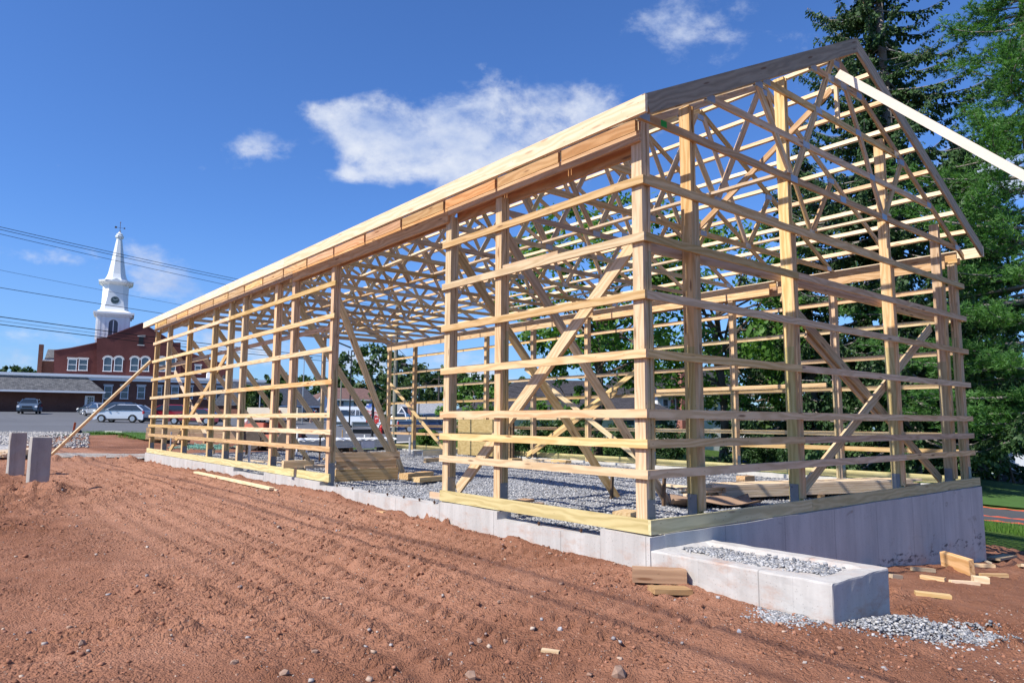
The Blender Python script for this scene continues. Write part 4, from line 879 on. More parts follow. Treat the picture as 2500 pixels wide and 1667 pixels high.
def house(name, label, F, w, dp, hw, hr, wm, rm, hip=0.0, wins=(), ov=.45, gable_to_front=False, group=None):
    """w x dp walls hw high, roof ridge at hr; local x along the facade, y away from the street"""
    t = thing(name, label, 'house', F.o, F.rz, group)
    b = MB(); b.box(0, 0, -1.5, w, dp, hw)
    if not hip and not gable_to_front:
        for x in (0, w-.15): b.add([(x, 0, hw), (x, dp, hw), (x, dp/2, hr-.12), (x+.15, 0, hw), (x+.15, dp, hw), (x+.15, dp/2, hr-.12)], [(0, 2, 1), (3, 4, 5), (0, 3, 5, 2), (1, 2, 5, 4)])
    if gable_to_front:
        b.add([(0, 0, hw), (w, 0, hw), (w/2, 0, hr-.12), (0, dp, hw), (w, dp, hw), (w/2, dp, hr-.12)], [(0, 1, 2), (3, 5, 4), (0, 2, 5, 3), (1, 4, 5, 2)])
    b.build('wall', wm, t, None, False, True)
    r = MB(); e = hw-ov*(hr-hw)/(dp/2)*.9; k = .12
    if gable_to_front:
        e = hw-ov*(hr-hw)/(w/2)
        for s in (0, 1):
            x0 = -ov if s == 0 else w+ov; x1 = w/2
            r.add([(x0, -ov, e), (x1, -ov, hr), (x1, dp+ov, hr), (x0, dp+ov, e), (x0, -ov, e-k), (x1, -ov, hr-k), (x1, dp+ov, hr-k), (x0, dp+ov, e-k)], [(0, 1, 2, 3), (4, 7, 6, 5), (0, 4, 5, 1), (1, 5, 6, 2), (2, 6, 7, 3), (3, 7, 4, 0)])
    else:
        x0, x1, y0, y1 = -ov, w+ov, -ov, dp+ov; h = hip
        top = [(x0+h, dp/2, hr), (x1-h, dp/2, hr)]; base = [(x0, y0, e), (x1, y0, e), (x1, y1, e), (x0, y1, e)]
        vs = base+top+[(x, y, z-k) for x, y, z in base]
        r.add(vs, [(0, 1, 5, 4), (1, 2, 5), (2, 3, 4, 5), (3, 0, 4), (6, 9, 8, 7), (0, 6, 7, 1), (1, 7, 8, 2), (2, 8, 9, 3), (3, 9, 6, 0)])
    ro = r.build('roof', rm, t, None, False, True)
    if not gable_to_front: MB().box(-ov-.05, -ov-.06, e-.22, w+ov+.05, -ov-.005, e-.02).build('gutter', WHITE, t)
    else:
        g = MB()
        for s in (0, 1):
            p, q = ((-ov, e-.1), (w/2, hr-.1)) if s == 0 else ((w/2, hr-.1), (w+ov, e-.1)); g.prism([(p[0], p[1]-.14), (q[0], q[1]-.14), (q[0], q[1]+.12), (p[0], p[1]+.12)], -ov-.05, -ov-.003)
        g.build('bargeboard', WHITE, t)
    for (u0, z0, u1, z1) in wins: window(t, u0, z0, u1, z1, 0, 0, False)
    return t
F = Fac(1136, 57, 1650, 60, -.75); w = F.L
hh = house('hip_roofed_house', 'low house with a wide dark shingled hip roof behind the barn', F, w, 12, 2.75, 5.6, SIDET, SHD, 6.0, [(u, .9, u+1.4, 2.1) for u in (2, 5.5, 9, 13, 16)])
F = Fac(1606, 64, 1652, 65, -1.1)
wh = house('white_gabled_house', 'white house with a gable, twin windows and red brick chimney seen through leaves', F, F.L+9.2, 9, 5.0, 7.6, SIDE, SHD, 0, [(.55, 2.9, 1.25, 4.3), (1.4, 2.9, 2.1, 4.3), (4.2, .6, 5.0, 2.0), (7.5, 3.0, 8.4, 4.4)])
MB().box(F.L, -.75, -1.5, F.L+.55, -.01, 7.2).build('chimney', CHIMB, wh, None, False, True)
st = thing('back_stair', 'white railed wooden stair at the back of the white gabled house', 'stair', at(1890, 44), F.rz+.9)
for s in (-.55, .55):
    rr = MB(); rr.tube((s, 0, 1.0), (s, 2.2, 2.35), .05); rr.tube((s, 0, .15), (s, 2.2, 1.5), .06); rr.tube((s, 0, 0), (s, 0, 1.05), .06); rr.tube((s, 2.2, 0), (s, 2.2, 2.4), .06)
    for i in range(1, 11): rr.tube((s, .2*i, .15+.123*i), (s, .2*i, 1.0+.123*i), .022)
    rr.build('railing', WHITE, st)
for i in range(7): MB().box(-.5, .3*i, .17+.19*i, .5, .3*i+.32, .22+.19*i).build('step', plain('grey tread', (.3, .3, .3)), st)
F = Fac(618, 100, 778, 110, .9)
house('brick_house', 'brick house with a steep blue grey roof behind the parked black SUV', F, F.L, 9, 2.6, 5.7, BRICK, SHB, 0, [(F.L-3.3, .3, F.L-2.2, 2.3)])
F = Fac(772, 118, 955, 124, .6)
house('white_house', 'long white two storey house with a brown hip roof behind the white van', F, F.L, 10, 4.2, 6.2, SIDE, SHR, 4.0, [(u, 2.4, u+1.0, 3.8) for u in (1.2, 3.6, 6.2, 7.5, 10.2, 11.4)])
F = Fac(772, 112, 800, 112.5, .7)
house('white_garage', 'small white gable ended building left of the white van', F, F.L+1.0, 8, 3.4, 5.4, SIDE, SHR, 0, [(1.6, 2.0, 2.3, 3.3)], .4, True)
F = Fac(1003, 104, 1110, 108, -.2)
house('ranch_house', 'single storey ranch house with a pale grey roof beyond the blue pickup', F, F.L, 9, 2.5, 4.1, BRICK, shingle_m('pale shingles', (.36, .37, .39), (.27, .28, .3)), 0, [(u, .8, u+1.1, 2.2) for u in (.6, 2.6, 4.8)])
F = Fac(967, 98, 995, 98, -.1)
gp = house('gabled_cottage', 'small white gabled cottage with a brick chimney beyond the white pickup', F, F.L, 7, 1.9, 3.1, SIDE, SHG, 0, (), .3, True); MB().box(F.L-.3, 2, 1.5, F.L+.2, 2.5, 3.9).build('chimney', CHIMB, gp, None, False, True)
F = Fac(2455, 60, 2600, 58, -3.3)
house('grey_house', 'pale grey house wall with white trim across the road on the right', F, F.L+4, 8, 3.2, 5.2, SIDEB, SHG, 0, [(1.5, 1.0, 2.6, 2.4)])

# ------------------------------------------------------------------ vehicles
def heading(px, d, ang):                                 # yaw: 0 = pointing right in the photo, 90 = away
    v = RT*math.cos(R_(ang))+Vector((fwd.x, fwd.y, 0)).normalized()*math.sin(R_(ang)); return math.atan2(v.y, v.x)
KIN = {'suv': dict(L=4.8, W=1.87, H=1.70, belt=1.13, hood=1.05, ws=.25, rs=.42, re=.84, be=.985, wr=.36, ax=(.19, .79)),
       'sedan': dict(L=4.8, W=1.82, H=1.45, belt=.93, hood=.90, ws=.28, rs=.43, re=.72, be=.90, wr=.33, ax=(.185, .775)),
       'van': dict(L=5.9, W=2.05, H=2.55, belt=1.48, hood=1.25, ws=.13, rs=.26, re=.985, be=.995, wr=.37, ax=(.17, .77)),
       'pickup': dict(L=5.7, W=1.98, H=1.88, belt=1.15, hood=1.12, ws=.27, rs=.37, re=.56, be=.60, wr=.41, ax=(.18, .79))}
def car(name, label, cat, kind, px, d, ang, pm, group=None, flip=False, low=None):
    k = KIN[kind]; L_, W_, H = k['L'], k['W'], k['H']; p = G(px, d, .075)
    t = thing(name, label, cat, p, heading(px, d, ang), group); X = lambda f: L_/2-f*L_           # f: 0 nose .. 1 tail
    gc = .24; arch = k['wr']*1.16; bt = k['belt']; hd = k['hood']
    prof = [(X(1), gc+.12)]
    bot = []
    for a in reversed(k['ax']):
        cx = X(a); bot += [(cx-arch*math.cos(math.pi*i/8), max(gc, k['wr']+arch*math.sin(math.pi*i/8)-.02)) for i in range(9)]
    prof = [(X(1)+.02, gc+.10), (X(.985), gc)]+bot+[(X(.03), gc), (X(.0), gc+.14), (X(0), hd*.66), (X(.015), hd*.80), (X(.06), hd*.90), (X(k['ws']-.02), hd), (X(k['ws']), bt)]
    if kind == 'pickup': prof += [(X(k['be']), bt), (X(k['be']+.005), bt), (X(.995), bt), (X(1), bt*.9)]
    else: prof += [(X(k['be']), bt), (X(.997), bt*.93), (X(1), bt*.62)]
    b = MB(); n = len(prof); w = W_/2; vs = []
    for (yy, sh) in ((-w+.07, .06), (-w, 0), (w, 0), (w-.07, .06)):
        for x, z in prof: vs.append((x*(1-.012*(sh > 0)), yy*(1-.03*max(0, (z-.6))), z))
    fs = [(j*n+i, j*n+(i+1) % n, (j+1)*n+(i+1) % n, (j+1)*n+i) for j in range(3) for i in range(n)]+[tuple(range(n))[::-1], tuple(range(3*n, 4*n))]
    b.add(vs, fs); body = b.build('body', pm, t)
    gl = [(k['ws'], bt-.01), (k['rs'], H-.07), (k['re'], H-.09), (k['be'], bt-.01)]
    def cabin(gap, top, inset):
        m = MB(); q = [(X(f), z) for f, z in gl]; v = []
        for s in (-1, 1):
            for (x, z) in q: v.append((x, s*(w-.10-(inset if z > bt else 0)), z))
        m.add(v, [(0, 1, 2, 3), (7, 6, 5, 4), (0, 4, 5, 1), (1, 5, 6, 2), (2, 6, 7, 3), (0, 3, 7, 4)]); return m
    ins = .20 if kind != 'van' else .14
    cabin(0, 0, ins).build('window', GLASS, t)
    rf = MB(); x0, x1 = X(k['rs']), X(k['re']); yt = w-.10-ins
    rf.add([(x0+.05, -yt-.01, H-.10), (x0+.05, yt+.01, H-.10), (x1-.03, yt+.01, H-.12), (x1-.03, -yt-.01, H-.12), (x0-.25, -yt+.18, H), (x0-.25, yt-.18, H), (x1+.25, yt-.18, H-.02), (x1+.25, -yt+.18, H-.02)], [(0, 3, 2, 1), (4, 5, 6, 7), (0, 1, 5, 4), (1, 2, 6, 5), (2, 3, 7, 6), (3, 0, 4, 7)])
    for s in (-1, 1):
        yb = w-.10
        def pil(f0, z0, f1, z1, th):                       # pillar on the glass side
            i0 = yb-(ins*(z0-bt)/(H-.08-bt)); i1 = yb-(ins*(z1-bt)/(H-.08-bt)); rf.tube((X(f0), s*(i0+.004), z0), (X(f1), s*(i1+.004), z1), th, th, 5)
        pil(k['ws'], bt, k['rs'], H-.1, .045); pil(k['be']-.005, bt, k['re'], H-.1, .07)
        for f in ((.52, .72) if kind == 'van' else ()): pil(f, bt, f+.005, H-.1, .03)
        if kind == 'van':                              # white band above the side windows and posts at the corners
            yy = lambda z: s*(yb-ins*(z-bt)/(H-.08-bt)+.012)
            rf.add([(X(.27), yy(2.12), 2.12), (X(.985), yy(2.12), 2.12), (X(.985), yy(H-.1), H-.1), (X(.27), yy(H-.1), H-.1)], [(0, 1, 2, 3) if s < 0 else (3, 2, 1, 0)])
            for f0, f1 in ((.36, .40), (.60, .615), (.90, .995)): rf.add([(X(f0), yy(bt), bt), (X(f1), yy(bt), bt), (X(f1-.005), yy(2.2), 2.2), (X(f0-.005), yy(2.2), 2.2)], [(0, 1, 2, 3) if s < 0 else (3, 2, 1, 0)])
    rf.build('roof', pm, t)
    for a in k['ax']:
        for s in (-1, 1):
            M = Matrix.Translation((X(a), s*(w-.11), k['wr'])) @ Matrix.Rotation(R_(90), 4, 'X'); r = k['wr']
            tb = MB(); tb.lathe([(r*.62, -.105), (r*.93, -.105), (r, -.07), (r, .07), (r*.93, .105), (r*.62, .105)], 18, M); wh_ = tb.build('wheel', RUBBER, t)
            rm = MB(); rm.lathe([(r*.63, -.108), (r*.60, -.085), (r*.60, .085), (r*.63, .108)], 16, M)
            for i in range(7): rm.box(.04, -.035, -.112, r*.62, .035, .112, M @ Matrix.Rotation(2*math.pi*i/7, 4, 'Z'))
            rm.build('rim', ALLOY, wh_)
    LM = plain('headlamp', (.75, .78, .8), .15, 0, .05, 3, 0, .6); TM = plain('tail lamp', (.45, .02, .02), .25)
    for s in (-1, 1):
        MB().prism([(X(.0)+.012, hd*.62), (X(.005)+.012, hd*.79), (X(.085), hd*.885), (X(.07), hd*.72)], s*(w-.06)-.17, s*(w-.06)+.062 if s > 0 else s*(w-.06)+.17).build('headlight', LM, t) if s > 0 else MB().prism([(X(.0)+.012, hd*.62), (X(.005)+.012, hd*.79), (X(.085), hd*.885), (X(.07), hd*.72)], -w-.002, -w+.23).build('headlight', LM, t)
        z0, z1 = (.72*bt, .95*bt) if kind != 'van' else (.75, 1.55)
        MB().box(X(1)-.015, s*(w-.12)-.11, z0, X(1)+.10, s*(w-.12)+.125 if s > 0 else s*(w-.12)+.11, z1).build('taillight', TM, t)
        MB().blob((X(k['ws'])-.30, s*(w+.06), bt+.06), (.10, .13, .085), 3, 1, .05).build('mirror', pm, t)
        MB().box(X(.47), s*(w+.006)-.012, bt*.86, X(.51), s*(w+.006)+.012, bt*.89).build('handle', plain('dark trim', (.03, .03, .032), .5), t)
    lw = low or plain('dark trim', (.03, .03, .032), .5)
    MB().box(X(0)-.02, -w*.62, gc+.02, X(0)+.025, w*.62, gc+.28).box(X(0)-.02, -w*.5, hd*.60, X(0)+.018, w*.5, hd*.78).build('grille', lw, t)
    MB().box(X(1)-.03, -w*.8, gc+.02, X(1)+.03, w*.8, gc+.25).build('bumper', lw, t)
    MB().box(X(.27), -w-.012, gc-.01, X(.70), w+.012, gc+.12).build('sill', lw, t)
    if kind == 'pickup':
        MB().box(X(.63), -w+.12, bt-.04, X(.985), w-.12, bt+.008).build('bed', plain('bed liner', (.02, .02, .022)), t)
    return t
cb = 'cars parked by the church'
car('parked_car', 'blue grey SUV facing the camera, alone before the shingled awning', 'car', 'suv', 70, 79, -62, paint('blue grey', (.10, .14, .19)), cb)
car('parked_car', 'silver SUV seen side on beside the leaning board', 'car', 'suv', 299, 66, 180, paint('silver', (.48, .52, .58)), cb)
car('parked_car', 'silver saloon facing away, behind the silver SUV', 'car', 'sedan', 240, 77, 140, paint('pale silver', (.40, .44, .50)), cb)
car('parked_car', 'dark grey car between the silver saloon and the silver SUV', 'car', 'suv', 285, 74, 160, paint('dark grey', (.05, .06, .075)), cb)
car('parked_car', 'dark blue saloon by the white church door', 'car', 'sedan', 232, 82, 150, paint('navy', (.04, .055, .09)), cb)
car('parked_car', 'bright red SUV behind the barn end post', 'car', 'suv', 405, 71, 190, paint('bright red', (.30, .012, .02)), cb)
car('parked_car', 'maroon saloon seen side on through the barn posts', 'car', 'sedan', 478, 62.5, 180, paint('maroon', (.16, .008, .02)), cb)
car('parked_car', 'white SUV behind the orange machine', 'car', 'suv', 668, 78, 180, paint('white', (.70, .72, .74)), cb)
car('parked_car', 'black SUV before the brick house', 'car', 'suv', 722, 86, 185, paint('black', (.012, .014, .02)), cb)
vn = car('parked_van', 'white passenger van with dark windows and grey sills by the lamp post', 'van', 'van', 884, 83, 0, paint('van white', (.72, .75, .78)), None, False, plain('slate lower trim', (.03, .045, .055), .6))
MB().box(-1.0, -1.04, .42, .9, -1.03, .74).box(-2.9, -1.04, .42, -1.9, -1.03, .74).build('lower_panel', plain('slate lower trim', (.03, .045, .055), .6), vn)
def lettering(name, text, size, m, parent, M):
    cu_ = bpy.data.curves.new(name, 'FONT'); cu_.body = text; cu_.size = size; cu_.align_x = 'CENTER'; cu_.extrude = .002
    o = bpy.data.objects.new('tmp_text', cu_); C.objects.link(o); dg = bpy.context.evaluated_depsgraph_get(); me = bpy.data.meshes.new_from_object(o.evaluated_get(dg)); bpy.data.objects.remove(o); bpy.data.curves.remove(cu_)
    me.name = name; me.materials.clear(); return link(name, me, m, parent, M)
PALEL = plain('pale lettering', (.62, .65, .68), .6)
lt = MB()
for i, (txt, z) in enumerate((("Zion Lutheran Church, Penna.", 1.98), ("Box 47 · Route 30", 1.78), ("Sharing Christ's love", 1.56))):
    lettering('lettering', txt, .13, PALEL, vn, Matrix.Translation((-.75, -(.925-.14*(z-1.48)/.99)-.02, z)) @ Matrix.Rotation(R_(90-7), 4, 'X'))
pk = 'pickups on the street beyond the barn'
car('pickup_truck', 'white pickup truck with a dirty side behind the utility pole', 'pickup', 'pickup', 985, 72, 175, paint('truck white', (.72, .73, .74)), pk)
car('pickup_truck', 'dark blue pickup truck beyond the round bush', 'pickup', 'pickup', 1046, 68, 0, paint('truck blue', (.012, .028, .09)), pk)

# ------------------------------------------------------------------ poles, lamps, wires
def V3(*a): return Vector(a)
PR = P(963, 1085, 51); PRg = G(963, 51)
POLEW = plain('weathered pole', (.22, .215, .18), .9, 0, .3, 8)
tp = thing('utility_pole', 'thick weathered grey wooden utility pole just past the far barn corner', 'utility pole', PRg)
hp = CAM.z+51*(1028-742)/FPX-PRg.z
MB().tube((0, 0, -.5), (0, 0, hp), .19, .13, 12).build('pole', POLEW, tp)
MB().tube((-.2, 0, hp-.5), (.2, 0, hp-.5), .04).tube((.16, .05, hp-2.6), (.16, .05, hp-1.7), .16, .16, 10).build('transformer', GREYM, tp)
WIREM = plain('black cable', (.012, .012, .014), .6)
PLp = P(-300, 1000, 27); PLg = Vector((PLp.x, PLp.y, float(tz(PLp.x, PLp.y))))
tl = thing('utility_pole', 'wooden utility pole standing left of the frame that carries the overhead wires', 'utility pole', PLg)
MB().tube((0, 0, -.5), (0, 0, 10.2-PLg.z), .17, .12, 12).build('pole', POLEW, tl)
def wire(label, a, b, r, sag=.25, n=14, group='overhead wires left of the barn'):
    pts = [Vector(a).lerp(Vector(b), i/n)-Vector((0, 0, sag*4*(i/n)*(1-i/n))) for i in range(n+1)]
    o = MB().path(pts, [r]*(n+1), 5).build('overhead_wire', WIREM); tag(o, label, 'wire', group)
for yl, yr, r, lab in ((549, 750, .013, 'uppermost thin overhead wire crossing the steeple'), (555.5, 756, .013, 'thin overhead wire just under the uppermost one'), (567, 772, .011, 'third overhead wire from the top across the spire'), (657, 828, .007, 'faint thin overhead wire at the height of the steeple cornice'), (700, 838, .013, 'overhead wire passing under the steeple clock'),
                       (772, 884, .019, 'thick black cable crossing the belfry arch'), (782, 888, .008, 'faint wire between the two thick low cables'), (791, 893, .018, 'lowest thick black cable above the red church wall')):
    zr = P(963, yr, 51).z; s = .1416; d = 27*(1-s)+51*s; z0 = CAM.z+d*ray(0, yl).z+.22*4*s*(1-s); zl = (z0-s*zr)/(1-s)
    wire(lab, (PLp.x, PLp.y, zl), (PR.x, PR.y, zr), r, .22)
far = G(1070, 112)
tf = thing('utility_pole', 'distant wooden utility pole with a crossarm and transformers', 'utility pole', far); hf = CAM.z+112*(1026-918)/FPX-far.z
MB().tube((0, 0, -.3), (0, 0, hf), .17, .12, 8).build('pole', plain('dark pole', (.07, .06, .055), .9), tf)
a = math.atan2(RT.y, RT.x); MB().box(-1.0, -.07, hf-.55, 1.0, .07, hf-.38, Matrix.Rotation(a, 4, 'Z')).build('crossarm', plain('dark pole', (.07, .06, .055)), tf)
MB().tube((.35, 0, hf-2.6), (.35, 0, hf-1.6), .25).tube((-.3, .2, hf-2.5), (-.3, .2, hf-1.7), .22).build('transformer', GREYM, tf)
for k, (za, zb, lab) in enumerate(((hp-3.2+PRg.z, far.z+hf-.3, 'upper cable running on to the distant pole'), (hp-3.9+PRg.z, far.z+hf-1.6, 'lower cable running on to the distant pole'))): wire(lab, (PR.x, PR.y, za), (far.x, far.y, zb), .022, .5, 14, 'cables beyond the barn')
e = P(1330, 952, 60)
for k, (ya, yb, lab) in enumerate(((884, 945, 'thick cable sloping right behind the far barn wall'), (893, 962, 'thin cable sloping right behind the far barn wall'))):
    p0 = P(963, ya, 51); p1 = P(1420, yb+22, 49); wire(lab, p0, p1, .016-.006*k, .2, 12, 'cables beyond the barn')
dd = MB().tube(P(982, 889, 50.6), P(993, 891, 50.4), .12, .12, 8).build('splice_case', WIREM); tag(dd, 'black cylindrical splice case hanging on the cable', 'splice case')
rg = MB(); c0 = P(978, 891, 50.5)
for i in range(12): rg.tube(c0+RT*.13*math.cos(i*.5236)+UP*.13*math.sin(i*.5236)-UP*.1, c0+RT*.13*math.cos((i+1)*.5236)+UP*.13*math.sin((i+1)*.5236)-UP*.1, .015, .015, 4)
tag(rg.build('cable_coil', WIREM), 'small coil of cable hung beside the splice case', 'cable coil')
# wires passing overhead outside the frame: their thin shadows cross the soil
for k, (x0, x1, lab) in enumerate(((-8.35, -8.75, 'overhead cable along the barn whose shadow crosses the soil'), (-8.95, -9.0, 'second overhead cable along the barn beside the first'))):
    wire(lab, (x0+.35, -14, 7.6), (x1, 40, 7.6), .019-.003*k, .2, 30, 'cables running along the barn')
# car park lights
def light_pole(label, px, d, ytop, heads, m, r=.07, group='tall car park lights'):
    b = G(px, d); h = CAM.z+d*(1024-ytop)/FPX-b.z; t = thing('light_pole', label, 'light pole', b, a, group)
    MB().tube((0, 0, -.2), (0, 0, h), r*1.2, r*.8, 8).build('pole', m, t)
    hd = MB()
    if heads == 2: hd.box(-1.9, -.16, h+.35, -.25, .16, h+.5, Matrix.Translation((-.2, 0, h)) @ Matrix.Rotation(R_(22), 4, 'Y') @ Matrix.Translation((.2, 0, -h))).build('lamp_head', BLACK, t); MB().box(.0, -.15, h+.0, .8, .15, h+.14).build('lamp_head', BLACK, t); MB().tube((-.3, 0, h-.5), (-.3, 0, h+.1), .05).tube((.3, 0, h-.5), (.3, 0, h+.1), .05).tube((-.3, 0, h-.5), (.3, 0, h-.5), .05).build('bracket', BLACK, t)
    elif heads == 1: hd.box(-.9, -.16, h-.02, .9, .16, h+.12).build('lamp_head', BLACK, t)
light_pole('tall black light pole with two tilted lamp heads above the van', 853, 72, 857, 2, BLACK)
light_pole('slim grey light pole with a flat head, seen between the barn posts', 737, 80, 873, 1, GREYM, .06)
light_pole('thin plain black pole in front of the ranch house', 1022, 76, 905, 0, BLACK, .055)
light_pole('grey pole at the right end of the church', 632, 95, 940, 0, GREYM, .08)
light_pole('short grey wooden pole left of the tall black light', 830, 90, 925, 0, POLEW, .1)
b = G(909.5, 49); zt = CAM.z+49*(1025-939)/FPX-b.z
t = thing('street_lamp', 'black street lamp with a glass lantern and two patriotic banners', 'street lamp', b, a)
MB().lathe([(.13, -.2), (.13, .5), (.085, .6), (.07, zt-1.0), (.11, zt-.98), (.11, zt-.9), (.06, zt-.85), (.06, zt-.72)], 10).build('pole', BLACK, t)
l = MB().lathe([(.11, zt-.70), (.21, zt-.32)], 6).build('lantern', plain('milky lantern glass', (.55, .6, .66), .2), t)
f_ = MB().lathe([(.25, zt-.32), (.20, zt-.26), (.08, zt-.08), (.03, zt-.02), (.02, zt+.08)], 6).lathe([(.14, zt-.75), (.12, zt-.70)], 6)
for i in range(6): f_.tube((.11*math.cos(i*1.047), .11*math.sin(i*1.047), zt-.7), (.21*math.cos(i*1.047), .21*math.sin(i*1.047), zt-.32), .012, .012, 4)
f_.build('cap', BLACK, l)
def banner_m():
    def f(tt, bb):
        uv = tt.new('ShaderNodeTexCoord').outputs['Object']; z = tt.new('ShaderNodeSeparateXYZ', ins={0: uv}).outputs[2]
        n = tt.noise(tt.map(uv, (5, 5, 7)), 1.0, 2, .5)
        k = tt.math('ADD', tt.math('DIVIDE', z, 1.3), tt.math('MULTIPLY', tt.math('SUBTRACT', n, .5), .25))
        c = tt.ramp(k, (.10, (.45, .04, .04)), (.42, (.40, .05, .06)), (.46, (.6, .58, .6)), (.60, (.45, .06, .07)), (.66, (.62, .62, .66)), (.80, (.06, .14, .50)))
        tt.l.new(tt.mix(tt.math('GREATER_THAN', n, .60), c, rgb(.66, .66, .70)), bb.inputs['Base Color'])
    return mat('banner cloth', f)
for s, z0 in ((-1, zt-2.62), (1, zt-2.72)):
    q = MB().box(0, -.006, 0, .36, .006, 1.28 if s < 0 else 1.12).build('banner', banner_m(), t, Matrix.Translation((-.46 if s < 0 else .09, 0, z0)))
    arm = MB().tube((.08*s, 0, z0+1.3), (.48*s, 0, z0+1.3), .015, .015, 5).tube((.08*s, 0, z0-.02), (.48*s, 0, z0-.02), .015, .015, 5).build('banner_arm', BLACK, t)
t = thing('fire_hydrant', 'red fire hydrant before the dark low wall', 'hydrant', G(931, 62, .1), a)
MB().lathe([(.17, 0), (.17, .06), (.11, .08), (.11, .5), (.15, .52), (.15, .56), (.12, .6), (.06, .72), (.03, .78)], 12).build('barrel', SHRED, t)
MB().tube((-.22, 0, .4), (.22, 0, .4), .055, .055, 8).tube((0, 0, .34), (0, -.22, .34), .075, .075, 8).build('outlet', SHRED, t)
wl = Fac(859, 61, 952, 63, -.35); t = thing('retaining_wall', 'low dark block wall with a pale cap in front of the white van', 'wall', wl.o, wl.rz)
MB().box(0, 0, -.3, wl.L, .3, .66).build('wall', plain('dark wall block', (.075, .07, .06), .9, 0, .5, 3), t); MB().box(-.05, -.05, .66, wl.L+.05, .35, .72).box(-.35, -.05, -.2, -.052, .4, .64).build('cap', STONEW, t)  # wall is a dark grey brown, varied by noise

# ------------------------------------------------------------------ orange machine
MO = plain('faded orange paint', (.62, .20, .13), .55, 0, .12, 3); CRM = plain('cream paint', (.66, .62, .50), .55)
ma = math.atan2(-RT.y, -RT.x)
t = thing('telehandler', 'faded orange telehandler with a cream boom and muddy tyres behind the barn', 'telehandler', G(655, 36, .0), ma)
MB().prism([(.05, .75), (1.22, .72), (1.30, .95), (1.18, 1.28), (.55, 1.42), (.05, 1.40)], -.55, .55).build('hood', MO, t)
MB().box(-1.6, -.62, .55, .1, .62, .82).prism([(-.55, .82), (-.35, .82), (-.52, 2.05), (-.72, 2.05)], .30, .62).prism([(-.55, .82), (-.35, .82), (-.52, 2.05), (-.72, 2.05)], -.62, -.30).build('chassis', MO, t)
MB().box(-1.6, -.36, 1.55, .98, .36, 2.18).build('boom', CRM, t); MB().box(.55, -.2, 1.2, .85, .2, 1.56).build('boom_bracket', BLACK, t)
MB().box(-.5, -.5, .82, -.05, .5, 1.05).build('seat', BLACK, t); s_ = MB()
for i in range(12): s_.tube((-.12+.05*math.sin(i*.5236), .2*math.cos(i*.5236), 1.45+.18*math.sin(i*.5236)), (-.12+.05*math.sin((i+1)*.5236), .2*math.cos((i+1)*.5236), 1.45+.18*math.sin((i+1)*.5236)), .018, .018, 5)
s_.tube((.05, 0, 1.38), (-.12, 0, 1.45), .02).build('steering_wheel', BLACK, t); MB().blob((1.05, .3, 1.46), .12, 2, 2, 0).build('lamp', WHITE, t)
for x in (.55, -1.25):
    for s in (-.62, .62):
        M = Matrix.Translation((x, s, .53)) @ Matrix.Rotation(R_(90), 4, 'X'); w_ = MB().lathe([(.30, -.17), (.46, -.18), (.53, -.11), (.53, .11), (.46, .18), (.30, .17)], 20, M)
        for i in range(18):
            for q in (-1, 1): w_.box(.50, -.035, .02 if q > 0 else -.15, .575, .035, .15 if q > 0 else -.02, M @ Matrix.Rotation(.349*i+.17*(q > 0), 4, 'Z') @ Matrix.Rotation(.35*q, 4, 'X'))
        o = w_.build('wheel', plain('muddy tyre', (.10, .085, .07), .95, 0, .4, 8), t); MB().lathe([(.30, -.15), (.24, -.06), (.07, -.08), (.07, .08), (.24, .06), (.30, .15)], 16, M).build('rim', plain('muddy rim', (.33, .31, .30), .8, 0, .3), o)

# ------------------------------------------------------------------ materials and scraps on the site
def pier(label, x, y, h, w=.31):
    o = MB(); import bmesh
    b = MB().box(-w/2, -w/2, -.6, w/2, w/2, h); me = mesh('concrete_pier', b.v, b.f); bm = bmesh.new(); bm.from_mesh(me); bmesh.ops.bevel(bm, geom=[e for e in bm.edges], offset=.008, segments=1, affect='EDGES')
    for i in range(1, 9): bmesh.ops.bisect_plane(bm, geom=bm.verts[:]+bm.edges[:]+bm.faces[:], plane_co=(0, 0, -.6+(h+.6)*i/9), plane_no=(0, 0, 1), dist=1e-5)
    for v in bm.verts: v.co += Vector((rnd.uniform(-1, 1), rnd.uniform(-1, 1), rnd.uniform(-1, 1)))*.005
    bm.to_mesh(me); bm.free(); o = link('concrete_pier', me, CONCD); o.location = (x, y, -.2); o.rotation_euler = (0, 0, R_(3)); tag(o, label, 'pier', 'concrete piers left of the barn')
pier('square concrete pier standing in the soil, the nearer and lower of two', -4.02, 10.8, .98); pier('square concrete pier behind and left of the nearer one', -4.03, 15.25, .99)
def board(name, label, cat, p, q, w, h, m, group=None, up=(0, 0, 1)): return tag(beam(name, p, q, w, h, m, None, up), label, cat, group)
def pileof(label, cols, rows, p, q, w, h, m, group, jitter=.1, upside=None):
    """boards stacked in rows; every board is a thing"""
    p, q = Vector(p), Vector(q); d = (q-p).normalized(); sd = Vector((-d.y, d.x, 0)); first = True
    for r in range(rows):
        for c in range(cols if not isinstance(cols, (list, tuple)) else cols[r]):
            o = sd*(c*(w+.004))+Vector((0, 0, r*(h+.003))); j0, j1 = rnd.uniform(-jitter, jitter), rnd.uniform(-jitter, jitter)
            board('lumber_board', label, 'board', p+o+d*j0, q+o+d*j1, w, h, m, group)
